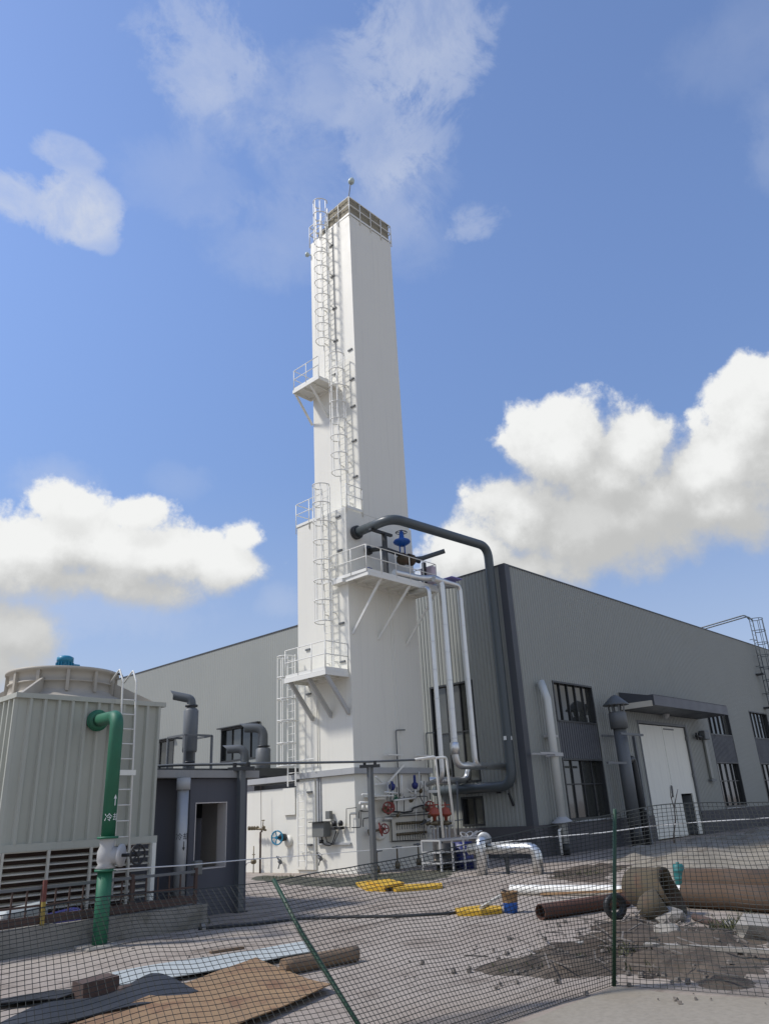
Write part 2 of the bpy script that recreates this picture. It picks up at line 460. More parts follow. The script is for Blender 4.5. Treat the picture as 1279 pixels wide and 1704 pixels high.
def empty(name, loc, label, cat, group=None):
    o = bpy.data.objects.new(name, None)
    o.empty_display_size = 0.3
    COL.objects.link(o)
    o.location = loc
    ORG[o.name] = V(loc)
    return tag(o, label, cat, group)


def dup(o, delta, parent=None):
    c = o.copy()
    COL.objects.link(c)
    c.parent = parent if parent is not None else o.parent
    c.location = o.location + V(delta)
    ORG[c.name] = ORG[o.name]
    return c


def fillet(pts, rad, seg=6):
    pts = [V(p) for p in pts]
    out = [pts[0]]
    for i in range(1, len(pts) - 1):
        p, a, b = pts[i], pts[i - 1], pts[i + 1]
        d1, d2 = (a - p), (b - p)
        r = min(rad, d1.length * 0.49, d2.length * 0.49)
        d1.normalize(); d2.normalize()
        s0, s1 = p + d1 * r, p + d2 * r
        for k in range(seg + 1):
            t = k / seg
            out.append((s0 * (1 - t) ** 2) + (p * 2 * t * (1 - t)) + (s1 * t ** 2))
    out.append(pts[-1])
    return out


def circle(c, r, axis, n=20, a0=0.0, a1=2 * math.pi):
    ax = V(axis).normalized(); u = V((1, 0, 0)) if abs(ax.x) < 0.9 else V((0, 1, 0))
    u = (u - ax * u.dot(ax)).normalized(); b = ax.cross(u)
    full = abs(a1 - a0 - 2 * math.pi) < 1e-6
    return [V(c) + u * (r * math.cos(a0 + (a1 - a0) * i / (n if full else n - 1))) + b * (r * math.sin(a0 + (a1 - a0) * i / (n if full else n - 1))) for i in range(n)]


def handwheel(parent, c, axis, r, m, tube=None, name='handwheel'):
    b = MB(); t = tube or r * 0.13
    b.tube(circle(c, r, axis, 18), t, 6, closed=True)
    ring = circle(c, r, axis, 5)
    for p in ring: b.tube([c, p], t * 0.8, 5)
    b.tube([V(c) - V(axis).normalized() * r * 0.25, V(c) + V(axis).normalized() * r * 0.25], t * 2, 8)
    return b.build(name, m, parent)


def text_mesh(body, size, place, name, m, parent):
    """flat print: glyph outlines laid on a surface; place maps (u, v) to a point"""
    cu = bpy.data.curves.new('print_curve', 'FONT'); cu.body = body; cu.size = size
    cu.align_x = 'CENTER'; cu.resolution_u = 2
    to = bpy.data.objects.new('print_tmp', cu); COL.objects.link(to)
    dg = bpy.context.evaluated_depsgraph_get()
    me = to.evaluated_get(dg).to_mesh()
    b = MB()
    b.add([place(v.co.x, v.co.y) for v in me.vertices], [list(p.vertices) for p in me.polygons])
    to.evaluated_get(dg).to_mesh_clear()
    bpy.data.objects.remove(to); bpy.data.curves.remove(cu)
    if b.v: return b.build(name, m, parent)


# ------------------------------------------------------------------ ground
gb_ = MB(); NG = 60
def gx(i): return -120 + 1400 * (i / NG) ** 3 if False else None
gb_.add([(-900, -900, 0), (900, -900, 0), (900, 900, 0), (-900, 900, 0)], [(0, 1, 2, 3)])
gr = gb_.build('ground', 'yard'); tag(gr, 'worn stained concrete yard with cracks and dirt streaks', kind='structure')


def in_poly(x, y, P):
    d = 1e9; c = False; n = len(P)
    for i in range(n):
        ax, ay = P[i]; bx, by = P[(i + 1) % n]
        if (ay > y) != (by > y) and x < (bx - ax) * (y - ay) / (by - ay) + ax: c = not c
        dx, dy = bx - ax, by - ay
        t = max(0, min(1, ((x - ax) * dx + (y - ay) * dy) / (dx * dx + dy * dy)))
        d = min(d, math.hypot(x - ax - t * dx, y - ay - t * dy))
    return d if c else -d


def mound(name, P, height, rough, step, m, label, edge=0.8, freq=1.3, shape=None):
    xs = [p[0] for p in P]; ys = [p[1] for p in P]
    x0, x1, y0, y1 = min(xs) - 0.5, max(xs) + 0.5, min(ys) - 0.5, max(ys) + 0.5
    nx, ny = int((x1 - x0) / step) + 1, int((y1 - y0) / step) + 1
    idx = {}; b = MB()
    hs = {}
    for i in range(nx + 1):
        for j in range(ny + 1):
            x, y = x0 + i * step, y0 + j * step
            d = in_poly(x, y, P) + 0.45 * noise.noise(V((x * 1.7, y * 1.7, 3.1))) * edge
            e = max(0, min(1, d / edge)); e = e * e * (3 - 2 * e)
            nz = noise.fractal(V((x * freq, y * freq, 0.7)), 0.9, 2.1, 6)
            h = e * max(0.02, height * (0.75 + 0.45 * nz) + rough * nz) - 0.012
            if shape: h += e * shape(x, y)
            hs[i, j] = (x, y, h if d > 0 else -0.05)
    def vid(i, j):
        if (i, j) not in idx: idx[i, j] = len(b.v); b.v.append(V(hs[i, j]))
        return idx[i, j]
    for i in range(nx):
        for j in range(ny):
            q = [(i, j), (i + 1, j), (i + 1, j + 1), (i, j + 1)]
            if max(hs[k][2] for k in q) > -0.011:
                b.f.append([vid(*k) for k in q]); b.s.append(True)
    o = b.build(name, m)
    o.location = ORG[o.name]
    tag(o, label, kind='structure')
    return hs


def gp(px, py):
    p = onz(px, py); return (p.x, p.y)


DIRT_P = [gp(*q) for q in ((735, 1618), (900, 1566), (985, 1538), (1060, 1528), (1150, 1530), (1290, 1545), (1330, 1600), (1300, 1655), (1130, 1648), (1020, 1632), (950, 1640), (850, 1628))]
mound('dirt_ground', DIRT_P, 0.10, 0.13, 0.08, 'dirt', 'dark broken soil heap behind the net fence', 0.9, 1.5)
FAR_P = [(19.2, 8.6), (24, 7.5), (34, 6.5), (48, 8), (60, 12), (60, 18.0), (45, 16.2), (38, 16.2), (33, 17.2), (28.2, 16.2), (25.2, 13.0), (21, 11.2)]
mound('pale_dirt_ground', FAR_P, 0.22, 0.14, 0.3, 'pale_dirt', 'pale heaped soil in front of the warehouse door', 1.4, 0.5)
MOSS_P = [gp(*q) for q in ((412, 1456), (560, 1460), (600, 1457), (720, 1448), (780, 1446), (760, 1458), (700, 1470), (590, 1478), (470, 1474), (415, 1466))]
mound('damp_soil', MOSS_P, 0.05, 0.06, 0.2, 'moss', 'dark damp soil strip along the foot of the white tower', 0.6, 1.5)
EDGE_P = [gp(*q) for q in ((905, 1450), (1000, 1436), (1060, 1440), (1010, 1470), (940, 1468), (900, 1462))]
mound('soil_strip', EDGE_P, 0.06, 0.08, 0.2, 'dirt', 'brown soil strip along the warehouse plinth', 0.6, 1.2)

# foreground slab: sheet on the camera side of the fence
slp = [gp(1024, 1643), gp(1130, 1656), gp(1290, 1664), (10.0, 1.0), (10.5, -14), (-14, -14), (-14, 3.0), (5.6, 3.6), gp(858, 1708)]
sb = MB(); sb.prism([(x, y, -0.05) for x, y in slp], (0, 0, 0.058))
tag(sb.build('pavement', 'slab'), 'smooth pale concrete slab on the near side of the net fence', kind='structure')

# ------------------------------------------------------------------ warehouse
WX, WY, WZ = 28.23, 18.59, 12.35
WXE, WYE = 78.23, 92.59
wh = empty('warehouse', (WX, WY, 0), 'large grey corrugated steel warehouse with dark plinth and dark corner trim', 'warehouse')


def corr_wall(axis, plane, u0, u1, z0, z1, opens, pitch, depth, pw, m, parent, name, flat_from=1e9, flat_depth=0.0):
    brk = []
    u = u0
    prof = []
    n = int(round((u1 - u0) / pitch))
    for i in range(n):
        b0 = u0 + i * pitch
        for (t, o) in ((0.0, 0.0), (0.40, 0.0), (0.52, 1.0), (0.88, 1.0)):
            prof.append((b0 + t * pitch, o))
    prof.append((u1, 0.0))
    def off(u):
        t = ((u - u0) / pitch) % 1.0
        if t < 0.4: return 0.0
        if t < 0.52: return (t - 0.4) / 0.12
        if t < 0.88: return 1.0
        return (1.0 - t) / 0.12
    us = sorted(set([round(p[0], 5) for p in prof] + [o[i] for o in opens for i in (0, 1)] + [u0 + k * pw for k in range(int((u1 - u0) / pw) + 1)]))
    us = [a for i, a in enumerate(us) if i == 0 or a - us[i - 1] > 1e-4]
    def P(u, z):
        o = plane - (depth if u < u0 + flat_from else flat_depth) * off(u)
        return (o, u, z) if axis == 0 else (u, o, z)
    np_ = int(round((u1 - u0) / pw))
    for k in range(np_):
        a, c = u0 + k * pw, u0 + (k + 1) * pw
        low, b = MB(), MB()
        full = all(any(o[0] <= a + 0.01 and o[1] >= c - 0.01 and o[2] > z0 for o in opens) for _ in (0,))
        for i in range(len(us) - 1):
            ua, ub = us[i], us[i + 1]
            mid = (ua + ub) / 2
            if mid < a or mid > c: continue
            holes = sorted([(o[2], o[3]) for o in opens if o[0] < mid < o[1]])
            z = z0; iv = []
            for (h0, h1) in holes:
                if h0 > z: iv.append((z, h0))
                z = max(z, h1)
            if z < z1: iv.append((z, z1))
            for (za, zb) in iv:
                vs = [P(ua, za), P(ub, za), P(ub, zb), P(ua, zb)]
                (low if full and za == z0 else b).add(vs, [(3, 2, 1, 0) if axis == 0 else (0, 1, 2, 3)])
        if low.f: low.build(name, m, parent)
        if b.f: b.build(name, m, parent)


# openings on each facade: (u0, u1, z0, z1)
RW = [31.1, 48.75, 56.35, 63.95, 71.5]          # windows on the right facade, left edges
WIN_W = 3.65
r_open = [(a, a + WIN_W, 1.28, 7.3) for a in RW] + [(39.15, 45.1, 0.0, 5.8)]
LW = [(20.98, 23.55, 3.05, 7.45), (20.98, 22.2, 1.27, 2.46), (36.7, 40.5, 5.3, 7.25), (45.8, 49.6, 5.3, 7.25), (55, 58.8, 5.3, 7.25)]
l_open = [tuple(o) for o in LW]
corr_wall(1, WY, WX + 0.0, WXE, 1.2, WZ, r_open, 0.2, 0.028, 2.0, 'cladding', wh, 'wall_panel')
corr_wall(0, WX, WY + 0.0, WYE, 1.2, WZ, l_open, 0.2, 0.028, 2.0, 'cladding', wh, 'wall_panel', 6.0, 0.008)
# dark corner flashing
cf = MB()
cf.box(WX - 0.06, WX + 0.33, WY - 0.06, WY - 0.031, 1.2, WZ + 0.06)
cf.box(WX - 0.06, WX - 0.031, WY - 0.031, WY + 0.30, 1.2, WZ + 0.06)
cf.build('corner_trim', 'dark_blue', wh)
pl = MB()
for (a, b_) in ((WX - 0.08, 39.15), (45.1, WXE)): pl.box(a, b_, WY - 0.08, WY + 0.1, -0.1, 1.2)
pl.box(WX - 0.08, WX + 0.1, WY + 0.1, WYE, -0.1, 1.2)
pl.build('plinth', 'plinth', wh)
rf = MB()
rf.box(WX - 0.05, WXE, WY - 0.05, WYE, WZ + 0.002, WZ + 0.06)
rf.build('roof', 'dark_blue', wh)
core = MB()
core.box(WX + 0.45, WXE - 0.1, WY + 1.75, WYE - 0.1, -0.1, WZ - 0.02)
core.build('light_block', 'frame_dark', wh)  # dark box added behind the walls so light does not leak through


def window_unit(axis, u0, u1, z0, z1, plane, cols, rows, parent, mull=0.055, grid=None):
    """recessed framed window: frame mesh, panes as sub-parts"""
    dpt = 0.16
    def BX(b, ua, ub, d0, d1, za, zb):
        if axis == 1: b.box(ua, ub, plane + d0, plane + d1, za, zb)
        else: b.box(plane + d0, plane + d1, ua, ub, za, zb)
    f = MB(); t = 0.08
    BX(f, u0, u0 + t, -0.035, 0.22, z0, z1); BX(f, u1 - t, u1, -0.035, 0.22, z0, z1)
    BX(f, u0 + t, u1 - t, -0.035, 0.22, z1 - t, z1); BX(f, u0 + t, u1 - t, -0.045, 0.22, z0, z0 + t)
    uu = [u0 + t + (u1 - u0 - 2 * t) * i / cols for i in range(cols + 1)]
    zz = [z0 + t + (z1 - z0 - 2 * t) * r for r in rows]
    for a in uu[1:-1]: BX(f, a - mull / 2, a + mull / 2, 0.09, 0.19, z0 + t, z1 - t)
    for zc in zz[1:-1]:
        for i in range(cols): BX(f, uu[i] + mull / 2, uu[i + 1] - mull / 2, 0.10, 0.19, zc - mull / 2, zc + mull / 2)
    fo = f.build('window', 'frame_dark', parent)
    for i in range(cols):
        for r in range(len(zz) - 1):
            p = MB(); BX(p, uu[i] + 0.004, uu[i + 1] - 0.004, dpt, dpt + 0.02, zz[r] + 0.004, zz[r + 1] - 0.004)
            p.build('pane', 'glass', fo)
    return fo


for a in RW:
    b = a + WIN_W
    window_unit(1, a, b, 5.45, 7.3, WY, 5, [0, 1], wh)
    sp = MB()
    n = 18
    for i in range(n):
        x0 = a + (b - a) * i / n; w_ = (b - a) / n
        sp.box(x0, x0 + w_ * 0.55, WY - 0.018, WY + 0.2, 3.862, 5.448)
        sp.box(x0 + w_ * 0.55, x0 + w_, WY + 0.006, WY + 0.2, 3.862, 5.448)
    sp.build('spandrel_panel', 'spandrel', wh)
    window_unit(1, a, b, 1.28, 3.86, WY, 4, [0, 0.58, 1], wh)
    sl_ = MB(); sl_.box(a - 0.05, b + 0.05, WY - 0.13, WY - 0.09, 1.2, 1.26); sl_.build('sill', 'cap_grey', wh)
for (a, b, z0, z1) in LW:
    if z1 > 7.3: window_unit(0, a, b, z0, z1, WX, 3, [0, 0.5, 1], wh)
    elif z1 < 3: window_unit(0, a, b, z0, z1, WX, 2, [0, 1], wh)
    else:
        window_unit(0, a, b, z0, z1, WX, 4, [0, 1], wh)
        hd = MB(); hd.box(WX - 0.3, WX - 0.03, a - 0.15, b + 0.1, z1 + 0.01, z1 + 0.07); hd.build('window_hood', 'frame_dark', wh)
# big door
drw = MB()
drw.bbox(39.2, 42.12, WY + 0.06, WY + 0.14, 0.05, 5.7, 0.012)
dl = drw.build('door', 'white_door', wh)
h_ = MB(); h_.bar((41.95, WY + 0.02, 2.0), (41.95, WY + 0.02, 2.6), 0.05); h_.build('handle', 'grey_metal', dl)
dr2 = MB()
dr2.box(42.15, 43.1, WY + 0.06, WY + 0.14, 0.05, 5.7)
dr2.box(43.1, 44.6, WY + 0.06, WY + 0.14, 2.15, 5.7)
dr2.box(44.6, 45.05, WY + 0.06, WY + 0.14, 0.05, 5.7)
d2 = dr2.build('door', 'white_door', wh)
tr = MB(); tr.box(42.3, 43.6, WY + 0.02, WY + 0.058, 5.52, 5.58); tr.build('door_rail', 'grey_metal', d2)
for z in (1.0, 3.0, 5.0):
    hh = MB(); hh.box(45.0, 45.12, WY - 0.03, WY + 0.058, z, z + 0.2); hh.build('hinge', 'grey_metal', d2)
wk = MB()
ang = R(84)
ca, sa = 1.3 * math.cos(ang), 1.3 * math.sin(ang)
wk.prism([(44.55, WY + 0.16, 0.07), (44.55 - ca, WY + 0.16 + sa, 0.07), (44.51 - ca, WY + 0.16 + sa, 0.07), (44.51, WY + 0.16, 0.07)], (0, 0, 2.0))
tag(wk.build('wicket_door', 'grey_metal', wh), 'small wicket door swung inwards, standing open in the right leaf')  # dark grey leaf colour stands in for shade inside the open doorway
dfr = MB()
dfr.box(39.06, 39.18, WY - 0.04, WY + 0.2, 0, 5.88); dfr.box(45.08, 45.3, WY - 0.05, WY + 0.2, 0, 5.88); dfr.box(39.18, 45.08, WY - 0.04, WY + 0.2, 5.74, 5.88)
dfr.build('door_frame', 'grey_metal', wh)
# canopy over the door
cy0 = WY - 1.85
cn = MB()
cn.prism([(37.5, WY - 0.04, 7.2), (37.5, cy0, 6.8), (37.5, cy0, 6.34), (37.5, WY - 0.04, 6.28)], (9.7, 0, 0))
cno = cn.build('canopy', 'dark_blue', wh)
cr = MB()
cr.box(37.48, 47.22, cy0 - 0.02, cy0 - 0.002, 6.34, 6.83)
for i in range(65):
    x = 37.5 + 9.7 * i / 65
    cr.box(x, x + 0.08, cy0 - 0.03, cy0 + 0.25, 6.832, 6.87)
cr.build('canopy_fascia', 'canopy_grey', cno)
cs = MB(); cs.box(37.40, 37.497, WY - 1.75, WY - 0.1, 6.30, 6.58); cs.build('canopy_end', 'cream', cno)
# door lamp under the canopy
lp = MB(); c = ony(1104, 1188, WY - 0.25)
lp.lathe(c, [(0.01, -0.25), (0.20, -0.22), (0.13, 0.05), (0.05, 0.18), (0.0, 0.2)], 12, (0.2, 0.8, 0.45)); lp.bar(c, (c.x, WY - 0.03, c.z + 0.1), 0.05)
tag(lp.build('wall_lamp', 'valve_grey'), 'grey flood lamp under the canopy above the white door', 'lamp')
# wall-mounted outdoor unit right of the door
wu = empty('wall_fitting', (47.2, WY, 3.5), 'grey valve box and conduit on the wall right of the door', 'fitting')
b = MB(); b.bbox(46.9, 47.6, WY - 0.4, WY - 0.05, 5.1, 5.6, 0.03); b.build('box', 'grey_metal', wu)
b = MB(); b.tube([(46.88, WY - 0.25, 5.2), (45.9, WY - 0.25, 5.25)], 0.07, 8); b.build('pipe_stub', 'black', wu)
for x in (46.0, 46.4):
    b = MB(); b.tube([(x, WY - 0.25, 5.05), (x, WY - 0.25, 5.45)], 0.05, 6); b.build('valve_stem', 'black', wu)
b = MB(); b.bbox(47.25, 47.55, WY - 0.18, WY - 0.05, 2.9, 5.1, 0.02); b.build('conduit', 'cladding', wu)
b = MB(); b.box(47.0, 47.7, WY - 0.25, WY - 0.05, 2.75, 2.87); b.build('bracket', 'grey_metal', wu)


# ------------------------------------------------------------------ ladders, platforms
def ladder(parent, wall, y, z0, z1, cage0=None, cage1=None, m='steel_white', half=0.24, stand=0.2, axis=0, rad=0.38, nbars=5, step=0.3, name='ladder'):
    """ladder on a wall whose outward normal is -axis; returns the ladder part with rungs and hoops as sub-parts"""
    def P(o, u, z): return (wall - o, u, z) if axis == 0 else (u, wall - o, z)
    b = MB()
    for sgn in (-1, 1):
        b.bar(P(stand, y + sgn * half, z0), P(stand, y + sgn * half, z1), 0.05, 0.035)
        z = z0 + 0.5
        while z < z1 - 0.8 and z < cage_wall_top(wall, z1):
            b.bar(P(stand, y + sgn * half, z), P(0, y + sgn * half, z), 0.04); z += 2.0
    lad = b.build(name, m, parent)
    r = MB(); r.tube([P(stand, y - half, z0 + 0.2), P(stand, y + half, z0 + 0.2)], 0.013, 6)
    ro = r.build('rung', m, lad)
    z = z0 + 0.2 + step; k = 1
    while z < z1 - 0.05:
        dup(ro, (0, 0, step * k), lad); z += step; k += 1
    if cage0 is not None:
        n = 13
        def arc(z):
            pts = [P(stand, y - half, z)]
            for i in range(n):
                a = math.pi * i / (n - 1)
                pts.append(P(stand + 0.16 + math.sin(a) * (rad + 0.12), y - math.cos(a) * rad, z))
            pts.append(P(stand, y + half, z))
            return pts
        hb = MB(); hb.tube(arc(cage0), 0.026, 6); ho = hb.build('hoop', m, lad)
        nh = max(2, int(round((cage1 - cage0) / 0.9)))
        for i in range(1, nh + 1): dup(ho, (0, 0, (cage1 - cage0) * i / nh), lad)
        for i in range(nbars):
            a = math.pi * (0.06 + 0.88 * i / (nbars - 1))
            cb = MB(); cb.bar(P(stand + 0.16 + math.sin(a) * (rad + 0.11), y - math.cos(a) * rad, cage0), P(stand + 0.16 + math.sin(a) * (rad + 0.11), y - math.cos(a) * rad, cage1), 0.04, 0.02)
            cb.build('cage_bar', m, lad)
    return lad


def cage_wall_top(wall, z1): return 1e9


def railing(parent, pts, h=1.1, sp=1.0, m='steel_white', r=0.021, mids=(0.55,), toe=True, below=0.0):
    """posts, rails and toe board as sub-parts along a polyline at deck height"""
    pts = [V(p) for p in pts]
    posts = []
    for i in range(len(pts) - 1):
        a, b = pts[i], pts[i + 1]
        n = max(1, int(round((b - a).length / sp)))
        for k in range(n + (1 if i == len(pts) - 2 else 0)): posts.append(a + (b - a) * k / n)
    pb = MB(); p0 = posts[0]; pb.tube([p0 - V((0, 0, below)), p0 + V((0, 0, h))], r, 6)
    po = pb.build('post', m, parent)
    for p in posts[1:]: dup(po, p - p0, parent)
    for hh in [h] + [h * q for q in mids]:
        rb = MB(); rb.tube(fillet([p + V((0, 0, hh)) for p in pts], 0.08, 3), r, 6); rb.build('rail', m, parent)
    if toe:
        tb = MB()
        for i in range(len(pts) - 1): tb.bar(pts[i] + V((0, 0, 0.06)), pts[i + 1] + V((0, 0, 0.06)), 0.012, 0.12)
        tb.build('toe_board', m, parent)


def deck(parent, x0, x1, y0, y1, z0, z1, name='platform'):
    b = MB()
    b.box(x0, x1, y0, y1, z1 - 0.03, z1)
    t = 0.06
    b.box(x0, x1, y0, y0 + t, z0, z1 - 0.032); b.box(x0, x1, y1 - t, y1, z0, z1 - 0.032)
    b.box(x0, x0 + t, y0 + t + 0.002, y1 - t - 0.002, z0, z1 - 0.032); b.box(x1 - t, x1, y0 + t + 0.002, y1 - t - 0.002, z0, z1 - 0.032)
    n = int(max(x1 - x0, y1 - y0) / 0.6)
    for i in range(1, n):
        if x1 - x0 > y1 - y0:
            x = x0 + (x1 - x0) * i / n; b.box(x - 0.03, x + 0.03, y0 + t + 0.002, y1 - t - 0.002, z0 + 0.03, z1 - 0.032)
        else:
            y = y0 + (y1 - y0) * i / n; b.box(x0 + t + 0.002, x1 - t - 0.002, y - 0.03, y + 0.03, z0 + 0.03, z1 - 0.032)
    return b.build(name, 'steel_white', parent)


# ------------------------------------------------------------------ tower
TL, TU, TY = 20.84, 21.80, 21.32
tw = empty('tower', (22.9, 22.9, 0), 'tall white steel tower clad in flat panels with ladders and platforms', 'tower')
b = MB(); b.bbox(TL, 25.02, TY, 24.5, 3.62, 14.1, 0.015); b.build('lower_column', 'tower_white', tw)
b = MB(); b.bbox(TU, 24.9, TY + 0.003, 24.35, 14.1, 30.75, 0.015); b.build('upper_column', 'tower_white', tw)
b = MB(); b.bbox(TL + 0.02, 25.1, TY + 0.02, 24.5, -0.05, 3.4, 0.015); b.build('base_housing', 'tower_white', tw)
b = MB(); b.bbox(TL + 0.03, 24.6, 24.505, 28.05, -0.05, 3.12, 0.015); b.build('side_housing', 'tower_white', tw)
b = MB()
b.box(TL - 0.14, 25.2, TY - 0.14, 24.62, 3.402, 3.618)
b.build('cap_slab', 'cap_grey', tw)
b = MB(); b.box(TL - 0.16, 22.2, 24.63, 28.3, 3.36, 3.58); b.build('eave_strip', 'cap_grey', tw)
for x in (23.25, 23.42):
    b = MB(); b.box(x, x + 0.03, TY - 0.02, TY - 0.001, 3.7, 10.75); b.build('seam', 'steel_white', tw)
# raised panel and recess edges on the base
b = MB(); b.bbox(TL - 0.05, TL + 0.019, 23.50, 24.62, 0.12, 3.3, 0.01); b.build('raised_panel', 'tower_white', tw)
b = MB(); b.box(TL - 0.06, TL + 0.018, 23.30, 23.38, 1.05, 3.38); b.box(TL - 0.03, TL + 0.018, 23.2, 23.26, 1.05, 3.38); b.box(TL - 0.06, TL + 0.018, 21.6, 23.38, 0.98, 1.05)
b.build('panel_frame', 'cap_grey', tw)
b = MB(); b.box(TL - 0.08, TL + 0.018, 24.65, 25.4, 2.1, 3.1); b.build('cover_box', 'tower_white', tw)
# top: railing with woven screens behind, covered equipment
top = MB(); top.box(TU + 0.05, 24.85, TY + 0.05, 24.3, 30.752, 30.80)
tp = top.build('roof_railing', 'cap_grey', tw)
railing(tp, [(TU + 0.02, 22.95, 30.75), (TU - 0.03, TY - 0.03, 30.75), (24.93, TY - 0.03, 30.75), (24.93, 24.35, 30.75)], 1.15, 0.72, r=0.028, below=0.25)
railing(tp, [(24.93, 24.38, 30.75), (TU - 0.03, 24.38, 30.75), (TU - 0.03, 23.55, 30.75)], 1.15, 0.8, r=0.028, below=0.25, toe=False)
def screen(p, q, h0, h1, nm='screen'):
    p, q = V(p), V(q); b = MB(); n = 14
    nrm = (q - p).normalized().cross(V((0, 0, 1)))
    vs = []; fs = []
    for i in range(n + 1):
        for j in range(5):
            o = 0.05 * noise.noise(V((i * 0.9, j * 1.1, p.x + q.y)))
            x = p + (q - p) * i / n + nrm * o
            top_ = h1 + 0.10 * noise.noise(V((i * 0.6, 7.7, q.x)))
            vs.append((x.x, x.y, p.z + h0 + (top_ - h0) * j / 4))
    for i in range(n):
        for j in range(4): fs.append((i * 5 + j, (i + 1) * 5 + j, (i + 1) * 5 + j + 1, i * 5 + j + 1))
    b.add(vs, fs, True)
    b.add([V(v) - nrm * 0.03 for v in vs], [f[::-1] for f in fs], True)
    return b.build(nm, 'brown_screen', tp)
screen((TU + 0.07, 23.0, 30.80), (TU + 0.07, TY + 0.09, 30.80), 0.0, 1.25)
screen((TU + 0.09, TY + 0.07, 30.80), (24.85, TY + 0.07, 30.80), 0.0, 1.22)
screen((24.86, TY + 0.1, 30.80), (24.86, 24.3, 30.80), 0.0, 1.2)
screen((24.8, 24.3, 30.80), (TU + 0.6, 24.3, 30.80), 0.0, 1.0)
b = MB(); b.bbox(TU + 0.3, TU + 0.75, 23.55, 24.1, 30.8, 31.6, 0.06); b.build('covered_box', 'brown_screen', tp)
b = MB(); b.tube([(TU + 0.2, 23.3, 30.8), (TU + 0.2, 23.3, 31.7)], 0.09, 10); b.build('vent_cap', 'grey_metal', tp)
b = MB(); b.bar((TU + 0.5, TY + 0.09, 32.03), (24.9, TY + 0.09, 32.0), 0.05, 0.07); b.build('screen_rail', 'frame_dark', tp)
# beacon lamp on its leaning pole
pa, pb_ = V((TU + 0.12, TY + 0.15, 31.9)), V((TU + 0.42, TY + 0.22, 33.35))
b = MB(); b.tube([(TU + 0.12, TY + 0.15, 30.8), pa, pb_], 0.03, 8); ro_ = b.build('lamp_pole', 'grey_metal', tp)
b = MB(); b.lathe(pb_ + V((0, 0, -0.05)), [(0.0, 0), (0.12, 0.0), (0.17, 0.10), (0.16, 0.24), (0.10, 0.36), (0.0, 0.42)], 12, (0.25, -0.1, 1)); b.build('lamp_head', 'lamp_teal', tp)
b = MB(); b.lathe(onx(511, 424, TU - 0.12), [(0, -0.1), (0.1, -0.08), (0.12, 0.05), (0.07, 0.14), (0, 0.16)], 10); b.bar(onx(511, 424, TU - 0.12), (TU + 0.02, 24.3, 30.0), 0.04); b.build('side_lamp', 'lamp_teal', tw)

# platforms
P1 = deck(tw, 20.62, TU - 0.005, 22.62, 24.5, 21.05, 21.22)
railing(P1, [(TU - 0.05, 24.45, 21.22), (20.66, 24.45, 21.22), (20.66, 22.66, 21.22)], 1.1, 0.9)
for y in (24.42, 23.3):
    b = MB(); b.bar((20.72, y, 21.05), (TU, y, 19.7), 0.07, 0.1); b.build('brace', 'steel_white', P1)
P2 = deck(tw, TL + 0.01, TU - 0.008, TY + 0.02, 24.49, 14.102, 14.22, 'ledge_platform')
railing(P2, [(TU + 0.05, TY - 0.03, 14.15), (TL + 0.02, TY - 0.03, 14.15)], 1.12, 0.8, below=0.2)
railing(P2, [(TL - 0.03, 22.75, 14.15), (TL - 0.03, 24.53, 14.15), (TU + 0.02, 24.53, 14.15)], 1.12, 0.9, below=0.3)
P3 = deck(tw, 20.64, 25.03, 19.98, TY - 0.005, 10.80, 10.97)
b = MB(); b.box(20.5, TL - 0.004, TY - 0.004, 21.95, 10.80, 10.968); b.build('deck_step', 'steel_white', P3)
railing(P3, [(20.55, 22.6, 10.97), (20.62, 20.02, 10.97), (25.0, 20.02, 10.97), (25.0, 21.28, 10.97)], 1.12, 0.88)
for (xo, xw, zw) in ((21.46, 21.0, 8.72), (23.2, 22.46, 8.66), (24.9, 24.2, 8.62)):
    b = MB(); b.bar((xo, 20.03, 10.83), (xw, TY, zw), 0.07, 0.09); b.build('brace', 'steel_white', P3)
P4 = deck(tw, 19.58, TL - 0.005, 21.43, 23.9, 7.0, 7.19)
railing(P4, [(TL - 0.02, 21.47, 7.19), (19.62, 21.47, 7.19), (19.62, 23.86, 7.19)], 1.12, 0.85)
for y in (21.5, 22.5, 23.6):
    b = MB(); b.bar((19.68, y, 7.0), (TL, y, 5.62), 0.10, 0.16); b.build('brace', 'deck_grey', P4)

# ladders
ladder(tw, TU, 23.0, 21.25, 32.0, 23.6, 32.35)
ladder(tw, TU, 22.12, 14.25, 22.35, 16.2, 22.35)
ladder(tw, TL, 22.33, 7.2, 15.3, 9.3, 15.35)
ladder(tw, TL - 0.10, 24.58, 3.15, 8.35, 3.9, 8.25, nbars=4)
ladder(tw, TL - 0.07, 24.02, 0.25, 3.0)
